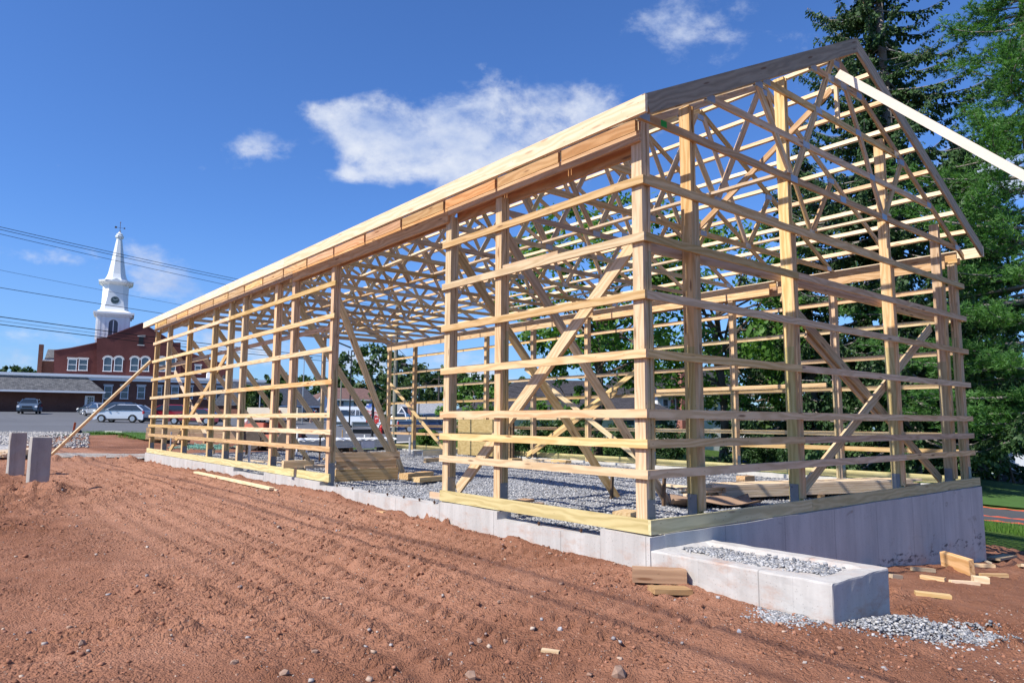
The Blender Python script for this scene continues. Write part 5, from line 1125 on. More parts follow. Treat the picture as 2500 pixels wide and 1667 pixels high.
# pile of boards by the gable
A0, A1 = hitz(1741, 1213, GZ+.08), hitz(2222, 1194, GZ+.08); A0.z = A1.z = GZ+.08
pileof('pale two by four lying in the long pile of boards inside the gable', [9, 9, 8, 7, 5], 5, A0, A1, .089, .036, PALE, 'boards piled inside the gable', .34)
for i in range(3):
    f = (.06, .5, .93)[i]; p = A0.lerp(A1, f); d = (A1-A0).normalized(); sd = Vector((-d.y, d.x, 0)); board('bearer_block', 'short bearer under the long pile of boards inside the gable', 'timber', p-sd*.1-Vector((0, 0, .055)), p+sd*.95-Vector((0, 0, .055)), .089, .07, DARKW, 'bearers under the board pile')
def tarp():
    c = hitz(1740, 1228, GZ+.02); n = 22; v = []; f = []; ux = Vector((RT.x, RT.y, 0)).normalized(); uy = Vector((-ux.y, ux.x, 0))
    for j in range(n):
        for i in range(n):
            a, b = i/(n-1)-.5, j/(n-1)-.5; z = .03+.05*math.sin(a*7+1)*math.cos(b*5)+.18*max(0, a-.28)**1.0+.10*max(0, -a-.25)+.03*math.sin(b*9+a*4); v.append(c+ux*a*1.25+uy*b*.65+Vector((0, 0, z)))
    for j in range(n-1):
        for i in range(n-1): f.append((j*n+i, j*n+i+1, (j+1)*n+i+1, (j+1)*n+i))
    o = link('cardboard_sheet', mesh('cardboard_sheet', v, f, True), plain('brown cardboard', (.30, .20, .135), .9, 0, .15, 4)); tag(o, 'crumpled brown cardboard sheet on the gravel behind the gable post', 'cardboard')
    so = o.modifiers.new('t', 'SOLIDIFY'); so.thickness = .006
tarp()
# big beam offcuts in the door opening
def pt(px, py, z): q = hitz(px, py, z); q.z = z; return q
O0 = pt(822, 1168, GZ+.0)
dY = Vector((.995, -.10, 0)).normalized(); nY = Vector((-dY.y, dY.x, 0))
bs = pt(818, 1176, GZ)
for i, (off, ln, z, hgt, m, lab) in enumerate(((0, 1.32, 0, .24, FIR, 'wide plank standing on edge, lowest of the crib in the door opening'), (.02, 1.26, .245, .15, FIR, 'plank on edge in the middle of the crib in the door opening'), (-.05, 1.42, .40, .16, FIR, 'top plank of the crib in the door opening'), )):
    p = bs+dY*off+nY*(.02*i)+Vector((0, 0, z+hgt/2)); board('plank_offcut', lab, 'plank', p, p+dY*ln, .04, hgt, m, 'planks of the crib in the door opening')
p = bs+nY*.55; board('plank_offcut', 'wide plank lying behind the crib in the door opening', 'plank', p+Vector((-.5, 0, .28)), p+dY*1.0+Vector((0, 0, .28)), .3, .05, PALE)
p = bs+nY*.45+dY*-.9; board('timber_block', 'thick timber block left of the crib in the door opening', 'timber', p+Vector((0, 0, .34)), p+dY*.6+Vector((0, 0, .34)), .14, .14, FIR)
p = bs+nY*.45+dY*-.75; board('timber_block', 'timber prop under the thick block left of the crib', 'timber', p+Vector((.1, 0, .13)), p+dY*.2+Vector((.1, 0, .13)), .10, .26, PALE)
for (a_, b_, w_, h_, m, lab) in (((985, 1163), (1048, 1157), .24, .12, FIR, 'thick timber offcut at the foot of the long brace'), ((1015, 1171), (1085, 1165), .22, .09, FIR, 'timber offcut in front of the thick one at the brace foot'), ((905, 1126), (952, 1128), .2, .05, PALE, 'small pale board on the gravel beyond the crib'), ((860, 1122), (948, 1120), .25, .04, PALE, 'wide pale board lying beyond the crib'), ((1037, 1124), (1075, 1122), .1, .12, FIR, 'square timber block by the left door post'),
                                  ((1238, 1228), (1292, 1220), .2, .04, RED, 'flat reddish board on the gravel behind the second post'), ((1255, 1240), (1322, 1234), .12, .09, FIR, 'timber block on the gravel just inside the skirt board'), ((1245, 1122), (1270, 1121), .2, .08, FIR, 'timber block by the far wall skirt'), ((1280, 1122), (1350, 1124), .25, .06, PALE, 'pale wide board lying by the far wall'), ((1352, 1124), (1388, 1127), .2, .08, FIR, 'timber block at the end of the wide board by the far wall'),
                                  ((1395, 1122), (1590, 1131), .14, .12, TREAT, 'long grey green beam lying near the far wall'), ((1590, 1128), (1740, 1140), .14, .10, FIR, 'long orange toned beam lying near the far wall'), ((1808, 1170), (1832, 1168), .2, .13, FIR, 'small square block on the gravel right of the gable post'), ((1517, 1255), (1545, 1248), .25, .05, FIR, 'thin board scrap beside the corner post'), ((1620, 1183), (1690, 1190), .12, .04, PALE, 'thin pale board behind the corner post'),
                                  ((640, 1141), (700, 1142), .3, .05, PALE, 'pale board behind the barn posts, nearest the white pipe'), ((650, 1148), (720, 1150), .2, .04, FIR, 'board scrap lying in front of the white pipe'), ((560, 1118), (690, 1131), .35, .03, PALE, 'long pale board on the gravel behind the paired posts'), ((790, 1120), (890, 1118), .2, .05, FIR, 'board under the white bundle of siding')):
    p, q = pt(*a_, GZ+h_/2+.01), pt(*b_, GZ+h_/2+.01); board('board_scrap', lab, 'board', p, q, w_, h_, m, 'loose boards on the gravel floor')
# bundle of metal siding wrapped in film
s0, s1 = pt(728, 1106, GZ), pt(966, 1100, GZ); d = (s1-s0).normalized(); n_ = Vector((-d.y, d.x, 0)); Ms = Matrix(((d.x, n_.x, 0, s0.x), (d.y, n_.y, 0, s0.y), (0, 0, 1, GZ), (0, 0, 0, 1))); Ls = (s1-s0).length
t = thing('siding_bundle', 'long film wrapped bundle of metal siding on timber bearers', 'siding bundle'); t.matrix_world = Ms
b = MB()
for k in range(5): b.box(.01*k, .02*(k % 2), .16+.065*k, Ls-.02*k, 1.0-.02*(k % 2), .16+.065*k+.058)
b.build('sheets', plain('pale metal sheet', (.52, .53, .54), .45, .2, .06), t)
v = []; f = []; nx, ny = 50, 9
for j in range(ny):
    for i in range(nx): v.append((-.03+(Ls+.06)*i/(nx-1), -.03+1.06*j/(ny-1), .495+.02*math.sin(i*1.7+j)+.018*rnd.random()-(.06 if j in (0, ny-1) else 0)))
for j in range(ny-1):
    for i in range(nx-1): f.append((j*nx+i, j*nx+i+1, (j+1)*nx+i+1, (j+1)*nx+i))
link('film', mesh('film', v, f, True), plain('white film', (.74, .77, .82), .35), t)
for x in (.1, Ls/2, Ls-.3): MB().box(x, -.05, -.02, x+.14, 1.05, .155).build('bearer', DARKW, t)
MB().box(Ls*.62, -.034, .12, Ls*.76, -.030, .40).build('label_sheet', plain('grey paper', (.6, .6, .66), .8), t)
# lumber stack behind the barn
l0, l1 = G(362, 36.5), G(625, 35); d = (l1-l0); d.z = 0; d.normalize()
pileof('long brown board in the big lumber stack behind the barn', 3, 9, l0+Vector((0, 0, .17)), l0+d*5.6+Vector((0, 0, .17)), .235, .065, wood('stacked lumber', (.36, .25, .155), (.25, .165, .095)), 'boards of the big lumber stack', .05)
for k in range(4): p = l0+d*(.5+1.5*k)+Vector((0, 0, .06)); n2 = Vector((-d.y, d.x, 0)); board('bearer_block', 'bearer under the big lumber stack behind the barn', 'timber', p-n2*.15, p+n2*.7, .09, .14, FIR, 'bearers under the big lumber stack')
# boards left by the piers
q0 = pt(14, 1122, -.15); d = Vector((.45, 1, 0)).normalized()
pileof('pale board in the short pile behind the two concrete piers', 5, 4, q0+Vector((.0, 0, .1)), q0+d*3.2+Vector((0, 0, .1)), .14, .04, PALE, 'boards piled by the piers', .2)
# pvc stubs, stakes and rods
def rod(name, label, cat, px, py, ytop, r, m, z=GZ, cap=None, d=None, group=None):
    p = hitz(px, py, z) if d is None else G(px, d); dep = (p-CAM).dot(fwd); h = dep*(py-ytop)/FPX if d is None else CAM.z+dep*(1025-ytop)/FPX-p.z
    t = MB().tube((0, 0, -.1), (0, 0, h), r, r, 10)
    if cap: t.tube((0, 0, h-.0), (0, 0, h+cap[1]), cap[0], cap[0], 10)
    o = t.build(name, m); o.location = p; tag(o, label, cat, group)
pv = 'upright pipes in the gravel'
rod('pipe_stub', 'tall white pipe standing in the gravel behind a pair of posts', 'pipe', 607, 1147, 1084, .03, PIPEM, group=pv); rod('pipe_stub', 'short white pipe with a wide top beside the crib of planks', 'pipe', 747, 1122, 1096, .04, PIPEM, cap=(.055, .05), group=pv)
rod('pipe_stub', 'slim white pipe left of the film wrapped bundle', 'pipe', 724, 1110, 1042, .03, PIPEM, group=pv); rod('pipe_stub', 'shiny grey pipe before the far corner post', 'pipe', 1000, 1108, 1067, .04, plain('grey pipe', (.5, .5, .52), .3, .4), group=pv)
rod('pipe_stub', 'grey pipe before the big lumber stack', 'pipe', 416, 1098, 1054, .03, GREYM, -.2, group=pv); rod('rusty_rod', 'dark steel rod standing in the gravel by the brace foot', 'rod', 780, 1122, 1068, .025, DARKW, cap=(.05, .03))
rod('survey_stake', 'wooden survey stake nearest the van, no ribbon', 'stake', 837, 1070, 1049, .03, FIR, d=40); rod('survey_stake', 'thin stake with a red tip beside the dark wall', 'stake', 861, 1070, 1036, .02, GREYM, d=41, cap=(.035, .12))
t = thing('ribbon_fence', 'two short stakes joined by a sagging orange ribbon', 'ribbon', G(885, 41), a)
for x in (-.22, .22): MB().tube((x, 0, -.1), (x, 0, .48), .018).build('stake', FIR, t)
MB().path([V3(-.22, 0, .46), V3(-.1, 0, .40), V3(.05, 0, .36), V3(.22, 0, .40)], [.02]*4, 5).build('ribbon', ORANGE, t)
rod('pipe_stub', 'fat white pipe stub by the orange ribbon', 'pipe', 892, 1072, 1061, .06, PIPEM, d=41, group=pv)
t = thing('marker_stake', 'leaning orange marker stake on the gravel yard edge', 'stake', G(180.5, 43)); MB().box(-.06, -.015, -.2, .06, .015, .72, Matrix.Rotation(.1, 4, 'Y')).build('slat', ORANGE, t)
t = thing('dark_bag', 'crumpled dark blue bag on the gravel by the leaning board', 'bag', G(190, 41.5)); MB().blob((0, 0, .12), (.28, .2, .18), 4, 2, .18).build('bag', plain('navy plastic', (.012, .018, .04), .5), t)
# ladder and plywood crate by the far wall
k0, k1 = pt(1032, 1107, GZ+.1), pt(1242, 1096, GZ+.1); d = (k1-k0); Lk = d.length; d.normalize(); n_ = Vector((-d.y, d.x, 0))
t = thing('ladder', 'aluminium ladder lying on the gravel by the far wall', 'ladder'); t.matrix_world = Matrix(((d.x, n_.x, 0, k0.x), (d.y, n_.y, 0, k0.y), (0, 0, 1, GZ+.02), (0, 0, 0, 1)))
for y in (0, .42): MB().box(0, y, 0, Lk, y+.03, .17).build('rail', plain('aluminium', (.50, .52, .55), .35, .7), t)
for i in range(int(Lk/.31)): MB().tube((.15+.31*i, -.012, .09), (.15+.31*i, .44, .09), .018, .018, 6).build('rung', plain('aluminium', (.50, .52, .55), .35, .7), t)
def hitx(px, py, x):
    d_ = ray(px, py); return CAM+d_*((x-CAM.x)/d_.x)
w0, w1 = hitx(1236, 1096, 8.5), hitx(1118, 1097, 8.5); Lw = abs(w1.y-w0.y); d = Vector((0, 1, 0)); n_ = Vector((1, 0, 0)); w0 = Vector((8.5, min(w0.y, w1.y), GZ))
def ply_m():
    def f(t_, b_):
        tc = t_.new('ShaderNodeTexCoord').outputs['Object']; v = t_.noise(t_.map(tc, (.7, 4, 1.4)), 1.6, 3, .5)
        r = t_.math('MULTIPLY_ADD', t_.math('SINE', t_.math('MULTIPLY', v, 60.0)), .5, .5); t_.l.new(t_.mix(r, rgb(.42, .32, .15), rgb(.34, .25, .105)), b_.inputs['Base Color'])
    return mat('plywood', f)
t = thing('plywood_crate', 'plywood sided crate standing beyond the ladder', 'crate'); t.matrix_world = Matrix(((d.x, n_.x, 0, w0.x), (d.y, n_.y, 0, w0.y), (0, 0, 1, GZ), (0, 0, 0, 1)))
MB().box(0, 0, .05, Lw, .018, 1.22).build('panel', ply_m(), t); MB().box(0, .2, .05, Lw, .218, 1.22).build('panel', ply_m(), t); MB().box(-.02, .0, .05, -.002, .22, 1.22).build('panel', ply_m(), t); MB().box(Lw+.002, .0, .05, Lw+.02, .22, 1.22).build('panel', ply_m(), t); MB().box(-.01, .0, 1.222, Lw+.01, .22, 1.24).build('lid', ply_m(), t)
MB().box(-.12, .05, .0, -.04, .12, 1.2).build('post', DARKW, t); MB().box(-.26, .05, .0, -.18, .12, 1.15).build('post', DARKW, t)
# tangle of strapping
st_ = MB(); g = random.Random(5); c0 = pt(495, 1097, -.1)
for i in range(60):
    p = c0+Vector((RT.x, RT.y, 0))*g.gauss(0, .55)+Vector((fwd.x, fwd.y, 0))*g.gauss(0, .3); pts = [p+Vector((g.gauss(0, .22), g.gauss(0, .22), max(.0, g.gauss(.10, .07)))) for _ in range(5)]; st_.path(pts, [.008]*5, 4)
tag(st_.build('strapping_tangle', plain('pale green strapping', (.22, .45, .36), .5, 0, .5, 3)), 'tangle of pale green plastic strapping behind the barn posts', 'strapping', kind='stuff')
# scraps on the soil
def soil(px, py, z0=-.35):
    z = z0
    for _ in range(12): q = hitz(px, py, z); z = float(gz(q.x, q.y))
    q = hitz(px, py, z); return q
def scrap(label, a_, b_, w, h, m, name='wood_offcut', tilt=0, group=None):
    p, q = soil(*a_), soil(*b_); up = Vector((0, tilt, 1)); o = Vector((0, 0, h*.42)); return board(name, label, 'offcut', p+o, q+o, w, h, m, group, up)
pa, pb_ = soil(478, 1157), soil(664, 1199)
for k in range(12):
    m_ = pa.lerp(pb_, k/11); dz_ = float(gz(m_.x, m_.y))-m_.z
    if dz_ > -.01: pa.z += (dz_+.01)*.6; pb_.z += (dz_+.01)*.6
board('plank', 'long pale plank lying on the soil along the footing', 'plank', pa+Vector((0, 0, .03)), pb_+Vector((0, 0, .03)), .11, .04, PALE)
scrap('short tip of wood beside the end of the long pale plank', (664, 1196), (678, 1198), .05, .03, PALE)
scrap('thick square timber block on the soil beside the concrete block', (1544, 1414), (1675, 1420), .15, .12, wood('rough sawn block', (.50, .31, .16), (.38, .22, .11)), 'timber_block')
scrap('flat board offcut in front of the thick square block', (1590, 1444), (1682, 1446), .17, .045, wood('rough sawn block', (.50, .31, .16), (.38, .22, .11)))
scrap('pale split wood chip on the soil near the bottom of the picture', (1322, 1588), (1365, 1594), .05, .015, PALE)
scrap('small wooden wedge on the soil under the door opening', (924, 1253), (940, 1256), .07, .05, FIR)
og = 'wood offcuts on the soil before the gable wall'
def gs(px, py): return soil(px, py, -.9)
def scrap2(label, a_, b_, w, h, m, up=(0, 0, 1)):
    p, q = gs(*a_), gs(*b_); o = Vector((0, 0, h*.42)); return board('wood_offcut', label, 'offcut', p+o, q+o, w, h, m, og, up)
scrap2('largest thick offcut propped against the foot of the gable wall', (2303, 1381), (2374, 1404), .09, .24, FIR, (0, .3, 1)); scrap2('pale weathered stick nearest the concrete block corner', (2225, 1391), (2282, 1396), .05, .05, WEATH)
scrap2('dull stick left of the weathered one, half behind the block', (2175, 1409), (2200, 1412), .06, .05, WEATH); scrap2('thin offcut lying below the weathered stick', (2248, 1411), (2308, 1419), .07, .05, FIR)
scrap2('straight pale stick, front of the pair joined end to end', (2320, 1424), (2390, 1428), .06, .05, PALE); scrap2('square short block at the right end of the straight pale stick', (2375, 1421), (2413, 1424), .12, .09, PALE)
scrap2('slim offcut right of the thick propped one', (2393, 1407), (2460, 1408), .06, .05, FIR); scrap2('chipped board farthest forward on the bare soil', (2234, 1450), (2322, 1460), .10, .04, FIR); scrap2('short stick in shade near the right end of the gable wall', (2377, 1382), (2428, 1384), .06, .05, FIR)
scrap2('grey flat board in the shade right of the gable wall', (2425, 1366), (2467, 1358), .22, .04, WEATH); scrap2('small grey scrap by the wall corner', (2399, 1369), (2416, 1376), .08, .03, WEATH); scrap2('tiny scrap at the right edge of the picture', (2487, 1384), (2498, 1382), .06, .05, PALE)
# anchor bolts on the low wall in the opening
for i in range(9):
    o = MB().tube((0, 0, -.05), (0, 0, .045), .011, .011, 6).tube((0, 0, .018), (0, 0, .03), .02, .02, 6).build('anchor_bolt', plain('rusty steel', (.10, .05, .03), .7, .3), fnd); y = (3.95, 4.35, 4.8, 5.3, 5.9, 6.5, 7.1, 1.0, 1.7)[i]; o.matrix_basis = Matrix.Translation((.06, y, -.062 if i < 7 else -.10))

# ------------------------------------------------------------------ loose stones
def stones_m(name, *cols):
    def f(t, b):
        r = t.new('ShaderNodeNewGeometry').outputs['Random Per Island']; n = len(cols)
        c = t.ramp(r, *[(i/(n-1), k) for i, k in enumerate(cols)]); tc = t.new('ShaderNodeTexCoord').outputs['Object']
        t.l.new(t.mix(1.0, c, t.ramp(t.noise(tc, 40, 3, .6), (.3, .75), (.7, 1.15)), 'MULTIPLY'), b.inputs['Base Color']); b.inputs['Roughness'].default_value = .9
    return mat(name, f)
OV = np.array([(1, 0, 0), (-1, 0, 0), (0, 1, 0), (0, -1, 0), (0, 0, 1), (0, 0, -1)], float); OF = np.array([(0, 2, 4), (2, 1, 4), (1, 3, 4), (3, 0, 4), (2, 0, 5), (1, 2, 5), (3, 1, 5), (0, 3, 5)])
CV = np.array([(x, y, z) for x in (-1, 1) for y in (-1, 1) for z in (-1, 1)], float)*.62; CFc = np.array([(0, 1, 3), (0, 3, 2), (4, 6, 7), (4, 7, 5), (0, 4, 5), (0, 5, 1), (2, 3, 7), (2, 7, 6), (0, 2, 6), (0, 6, 4), (1, 5, 7), (1, 7, 3)])
def stones(name, label, x, y, z, s, m, seed, flat=.65, kind='stuff', cube=True):
    q = np.random.RandomState(seed); n = len(x); B, Fc = (CV, CFc) if cube else (OV, OF)
    V = B[None]*(1+q.uniform(-.38, .38, (n, len(B), 3)))*s[:, None, None]*np.stack([1+.3*q.rand(n), .8+.2*q.rand(n), flat*(.7+.6*q.rand(n))], -1)[:, None, :]
    a = q.rand(n)*6.283; t = q.normal(0, .35, n); ca, sa = np.cos(a)[:, None], np.sin(a)[:, None]; ct, s_ = np.cos(t)[:, None], np.sin(t)[:, None]
    X, Y, Z = V[..., 0], V[..., 1], V[..., 2]; Y, Z = Y*ct-Z*s_, Y*s_+Z*ct; X, Y = X*ca-Y*sa, X*sa+Y*ca
    V = np.stack([X+x[:, None], Y+y[:, None], Z+z[:, None]], -1); k = len(B); Fa = (Fc[None]+np.arange(n)[:, None, None]*k).reshape(-1, 3)
    me = bpy.data.meshes.new(name); me.vertices.add(n*k); me.vertices.foreach_set('co', V.reshape(-1).astype(np.float32)); me.loops.add(Fa.size); me.loops.foreach_set('vertex_index', Fa.reshape(-1).astype(np.int32)); me.polygons.add(len(Fa))
    me.polygons.foreach_set('loop_start', (np.arange(len(Fa))*3).astype(np.int32)); me.polygons.foreach_set('loop_total', np.full(len(Fa), 3, np.int32)); me.update(calc_edges=True)
    return tag(link(name, me, m), label, 'stones', kind=kind)
q = np.random.RandomState(3)
GRS = stones_m('blue grey stones', (.13, .14, .16), (.24, .25, .275), (.34, .35, .37), (.47, .47, .48), (.28, .265, .25))
n = 34000; x = .25+8.6*q.rand(n)**1.25; y = .25+20.8*q.rand(n)**1.5
zf = GZ+fbm(x, y, .6, 3, 15)*.07+fbm(x, y, 5, 2, 16)*.018-.006
stones('gravel_stones', 'blue grey crushed stone spread over the barn floor', x, y, zf, .011+.016*q.rand(n)**1.6, GRS, 1)
n = 3600; u_ = q.rand(n); x = .47+(.30*(q.rand(n)-.5)+q.normal(0, .05, n))*(.6+.5*np.sin(u_*2.6+.4))+.04*np.sin(u_*9); y = -1.62+1.48*u_
stones('gravel_stones', 'crushed stone filling the top of the low concrete block', x, y, -.160+.014*q.rand(n)+.012*np.sin(x*20), .009+.013*q.rand(n)**1.5, GRS, 2)
n = 7500; t_ = q.rand(n); x = -.30+1.75*t_+q.normal(0, .10, n); y = -1.52-.88*t_+q.normal(0, .15, n)*(.5+.8*np.sin(t_*3.14))+.10*np.sin(t_*11); k_ = ~((x > -.05) & (x < 1.0) & (y > -1.86)); x, y = x[k_], y[k_]
hp_ = .085*np.exp(-((x-.75)**2/.35+(y+2.05)**2/.06)); stones('gravel_stones', 'spill of crushed stone at the foot of the low concrete block', x, y, gz(x, y)+hp_*q.rand(len(x)), .006+.013*q.rand(len(x))**1.8, GRS, 3)
PEB = stones_m('soil pebbles', (.13, .055, .035), (.22, .10, .065), (.27, .13, .09), (.34, .22, .16), (.50, .40, .32), (.33, .32, .33), (.24, .11, .07))
CLO = stones_m('soil clods', (.18, .080, .047), (.25, .112, .066), (.31, .14, .085), (.37, .18, .115))
n = 15000; x = -9+13*q.rand(n); y = -3.6+17*q.rand(n)**1.7; k_ = ~((x > -.04) & (x < 9.2) & (y > -1.87)); x, y = x[k_], y[k_]; s_ = .003+.018*q.rand(len(x))**8+.0035*q.rand(len(x))
stones('soil_pebbles', 'small mixed pebbles scattered over the red soil', x, y, gz(x, y)+s_*.25, s_, PEB, 4)
# clods gather in rough patches, along the footing and round the mound
n = 130000; x = -9+13*q.rand(n); y = -3.6+27*q.rand(n)**1.7; w_ = .14+sst(fbm(x, y, .5, 3, 40), -.05, .25)*.7+sst(fbm(x, y, 1.7, 3, 44), .1, .35)*.5+np.exp(-((x+.14)/.14)**2)*.9*(y > -1.8)+np.exp(-((x+4.6)**2+(y-9.4)**2)/3.2)*.9+np.exp(-((y-21.9)/.5)**2)*.7
k_ = (q.rand(n) < w_) & ~((x > -.04) & (x < 9.2) & (y > -1.87)); x, y = x[k_], y[k_]; s_ = .0032+.004*q.rand(len(x))+.020*q.rand(len(x))**9
stones('soil_clods', 'crumbly clods of red soil in loose ridges', x, y, gz(x, y)+s_*.2, s_, CLO, 5, .8, 'stuff', False)
xy = [gxy(-40+260*q.rand(), 30+17*q.rand()) for _ in range(2600)]; x = np.array([a for a, b in xy]); y = np.array([b for a, b in xy]); k_ = y > 23.6+.02*x; x, y = x[k_], y[k_]
stones('yard_stones', 'coarse pale stones on the gravel yard left of the barn', x, y, gz(x, y)+.06, .03+.05*q.rand(len(x))**2, stones_m('pale yard stones', (.22, .21, .21), (.36, .35, .34), (.50, .48, .46)), 6)
RKM = stones_m('rock', (.26, .17, .13), (.34, .23, .17))
for i, (px, py, r, lab) in enumerate(((770, 1592, .045, 'rounded brown rock at the lower left of the soil, biggest stone left of centre'), (572, 1620, .055, 'large brown rock with a dark shadow near the bottom edge'), (695, 1645, .05, 'pale stone cut by the bottom edge of the picture'), (1100, 1598, .04, 'blocky tan stone below the centre of the soil'), (1170, 1566, .038, 'tan stone left of the clod heap'), (1235, 1567, .04, 'tan stone just under the clod heap'), (1368, 1538, .045, 'pale pointed stone right of the clod heap'), (1218, 1470, .028, 'small tan cube of stone above the clod heap'), (1805, 1543, .04, 'flat blue grey stone on the soil before the stone spill'), (1150, 1654, .07, 'wide flat tan rock at the bottom edge'), (1512, 1650, .10, 'largest brown rock at the bottom edge right of centre'), (200, 1576, .06, 'blocky stone at the left of the soil ridge'))):
    p = soil(px, py); o = MB().blob((0, 0, 0), (r*.62, r*.5, r*.4), 90+i, 1, .22).build('rock', RKM if i not in (6, 8) else stones_m('grey rock', (.36, .36, .38), (.42, .42, .44))); o.location = p+Vector((0, 0, r*.14)); o.rotation_euler = (.2*i, .1*i, 1.3*i); tag(o, lab, 'rock', 'rocks on the red soil')

# ------------------------------------------------------------------ right hand background and street details
op_ = plain('orange mesh band', (.62, .12, .06), .7, 0, .15, 8)
for k, (ya, yb) in enumerate(((1240, 1253), (1261, 1276), (1272, 1287))):
    a1, b1 = soil(2389, ya, -2), soil(2560, yb+3, -2); o = MB(); pts = [a1.lerp(b1, i/10)+Vector((0, 0, .07+.015*math.sin(i*2+k))) for i in range(11)]
    dperp = Vector((fwd.x, fwd.y, 0))*.055
    for i in range(10):
        p, q2 = pts[i], pts[i+1]; o.add([p-dperp, q2-dperp, q2+dperp, p+dperp]+[v-Vector((0, 0, .03)) for v in (p-dperp, q2-dperp, q2+dperp, p+dperp)], [(0, 1, 2, 3), (4, 7, 6, 5), (0, 4, 5, 1), (1, 5, 6, 2), (2, 6, 7, 3), (3, 7, 4, 0)])
    tag(o.build('orange_strip', op_), ('orange strip lying across the dark path, farthest of three', 'orange strip lying across the dark path, middle of three', 'orange strip at the near edge of the dark path, by the grass')[k], 'strip', 'orange strips across the dark path')
t = thing('flower_urn', 'white pedestal urn with pink flowers on the lawn edge', 'urn', G(2405, 52))
MB().lathe([(.16, 0), (.16, .06), (.06, .12), (.06, .22), (.22, .32), (.33, .52), (.36, .55), (.28, .55)], 14).build('bowl', WHITE, t)
quads('flowers', leaf_cards([(0, 0, .68), (.12, .05, .66), (-.12, 0, .66)], [.17, .15, .15], 60, .06, 3), leaf_m('pink petals', (.10, .13, .05), (.35, .06, .12), (.5, .12, .2)), t)
t = thing('swing_frame', 'dark timber A frame of a garden swing under the pine', 'swing', G(2482, 38), 1.0)
for y in (-.9, .9):
    for x in (-.6, .6): MB().tube((x, y, -.1), (0, y, 2.3), .06).build('leg', DARKW, t)
MB().tube((0, -1.0, 2.3), (0, 1.0, 2.3), .06).build('crossbar', DARKW, t); MB().tube((-.3, -.9, 1.0), (.3, -.9, 1.0), .045).build('brace', DARKW, t)
t = thing('raised_planter', 'dark raised planter box with low greenery behind the swing', 'planter', G(2470, 46), math.atan2(RT.y, RT.x))
MB().box(-.9, -.4, -.2, 2.6, .4, .55).build('box', plain('dark planter', (.06, .055, .055), .9), t); quads('plants', leaf_cards([(x, 0, .7) for x in (-.6, -.1, .5, 1.1, 1.7, 2.3)], [.33]*6, 50, .09, 5), LEAFM, t)
bg_ = 'blue bins by the white stair'
for px, w_, lab in ((1818, .5, 'blue lidded recycling bin, left one by the white stair'), (1834, .48, 'blue recycling bin, right one by the white stair')):
    t = thing('recycling_bin', lab, 'bin', G(px, 42), 0, bg_); MB().lathe([(w_*.40, 0), (w_*.5, .85), (w_*.54, .86), (w_*.54, .92)], 8).build('body', plain('blue bin plastic', (.015, .07, .30), .5), t); MB().lathe([(w_*.55, .921), (w_*.4, 1.0)], 8).build('lid', plain('blue bin plastic', (.015, .07, .30), .5), t)
t = thing('barbecue_grill', 'covered dark barbecue grill beside the blue bins', 'grill', G(1812, 45)); MB().blob((0, 0, 1.05), (.55, .35, .3), 2, 2, .03).build('hood', plain('dark blue enamel', (.02, .035, .06), .3), t); MB().box(-.5, -.3, .0, .5, .3, .9).build('cart', BLACK, t)
bush('yellow flowering clump by the blue bins', at(1858, 42), (.5, .5, .35), 77, leaf_m('yellow flowers', (.10, .15, .02), (.35, .33, .03), (.55, .5, .04)), 20, 60, .06, 'flower_clump', 'flowers')
# kerb island by the car park
ki = [gxy(255, 44.5), gxy(283, 46.5), gxy(440, 47.5), gxy(450, 45.2), gxy(300, 43.6)]
kb = MB(); za = [float(gz(x, y)) for x, y in ki]; nk = len(ki); cx, cy = sum(p[0] for p in ki)/nk, sum(p[1] for p in ki)/nk
kb.add([(x, y, z-.1) for (x, y), z in zip(ki, za)]+[(x, y, z+.20) for (x, y), z in zip(ki, za)]+[(cx+(x-cx)*.88, cy+(y-cy)*.88, z+.20) for (x, y), z in zip(ki, za)], [(i, (i+1) % nk, nk+(i+1) % nk, nk+i) for i in range(nk)]+[(nk+i, nk+(i+1) % nk, 2*nk+(i+1) % nk, 2*nk+i) for i in range(nk)])
o = kb.build('kerb', plain('kerb concrete', (.52, .51, .49), .9)); o['kind'] = 'structure'
ic = MB(); ic.add([(cx+(x-cx)*.88, cy+(y-cy)*.88, z+.195) for (x, y), z in zip(ki, za)], [tuple(range(nk))]); o = ic.build('traffic_island', ASPHD); o['kind'] = 'structure'
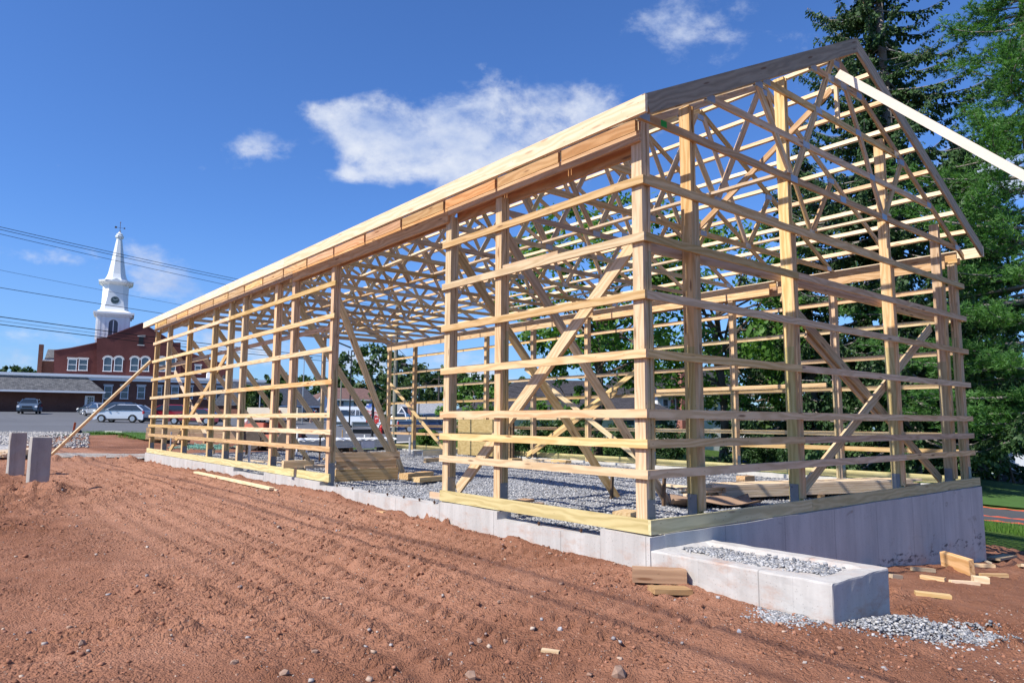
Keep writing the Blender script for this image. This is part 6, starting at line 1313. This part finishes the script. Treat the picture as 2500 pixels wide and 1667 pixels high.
# the person and the red table across the street
def person(label, px, d):
    b = G(px, d); t = thing('person', label, 'person', b, math.atan2(-fwd.y, -fwd.x)+1.2)
    J = {'pel': (0, 0, .95, .15), 'che': (.03, 0, 1.28, .16), 'nek': (.04, 0, 1.47, .065), 'hed': (.06, 0, 1.60, .095), 'top': (.06, 0, 1.70, .075), 'ls': (.03, .19, 1.38, .06), 'le': (.22, .38, 1.42, .045), 'lh': (.40, .50, 1.62, .035), 'rs': (.03, -.19, 1.38, .06), 're': (.05, -.28, 1.10, .045), 'rh': (.2, -.27, .92, .035), 'lk': (.05, .10, .52, .075), 'lf': (0, .11, .08, .05), 'lt': (.16, .12, .04, .04), 'rk': (.0, -.10, .52, .075), 'rf': (-.08, -.11, .08, .05), 'rt': (.08, -.12, .04, .04), 'lp': (0, .09, .9, .11), 'rp': (0, -.09, .9, .11)}
    E_ = [('pel', 'che'), ('che', 'nek'), ('nek', 'hed'), ('hed', 'top'), ('che', 'ls'), ('ls', 'le'), ('le', 'lh'), ('che', 'rs'), ('rs', 're'), ('re', 'rh'), ('pel', 'lp'), ('lp', 'lk'), ('lk', 'lf'), ('lf', 'lt'), ('pel', 'rp'), ('rp', 'rk'), ('rk', 'rf'), ('rf', 'rt')]
    ks = list(J); me = bpy.data.meshes.new('body'); me.from_pydata([J[k][:3] for k in ks], [(ks.index(a), ks.index(b)) for a, b in E_], []); SK = plain('skin', (.50, .31, .23), .6)
    o = bpy.data.objects.new('tmp', me); C.objects.link(o); sk = o.modifiers.new('s', 'SKIN'); o.modifiers.new('u', 'SUBSURF').levels = 1
    for i, k in enumerate(ks): me.skin_vertices[0].data[i].radius = (J[k][3], J[k][3])
    me.skin_vertices[0].data[0].use_root = True
    dg = bpy.context.evaluated_depsgraph_get(); m2 = bpy.data.meshes.new_from_object(o.evaluated_get(dg)); bpy.data.objects.remove(o); m2.name = 'body'; m2.materials.clear()
    for m_ in (SK, plain('purple shirt', (.10, .06, .16), .8), plain('blue shorts', (.04, .12, .42), .8)): m2.materials.append(m_)
    for p in m2.polygons: z = p.center.z; p.material_index = 1 if (.98 < z < 1.47 and abs(p.center.y) < .30) else 2 if .58 < z <= .98 and abs(p.center.y) < .24 else 0; p.use_smooth = True
    link('body', m2, None, t); MB().blob((.04, 0, 1.67), (.11, .10, .10), 5, 2, .03).build('hair', plain('brown hair', (.06, .035, .02), .8), t)
    return t
person('person in a purple shirt and blue shorts lifting one arm across the street', 759, 84)
t = thing('picnic_table', 'small table with a red cover beside the person across the street', 'table', G(750, 86), math.atan2(RT.y, RT.x)); MB().box(-.85, -.4, .95, .85, .4, 1.02).build('cover', plain('red cloth', (.55, .08, .10), .8), t)
for x in (-.7, .7):
    for y in (-.3, .3): MB().tube((x, y, 0), (x, y, .95), .03).build('leg', GREYM, t)
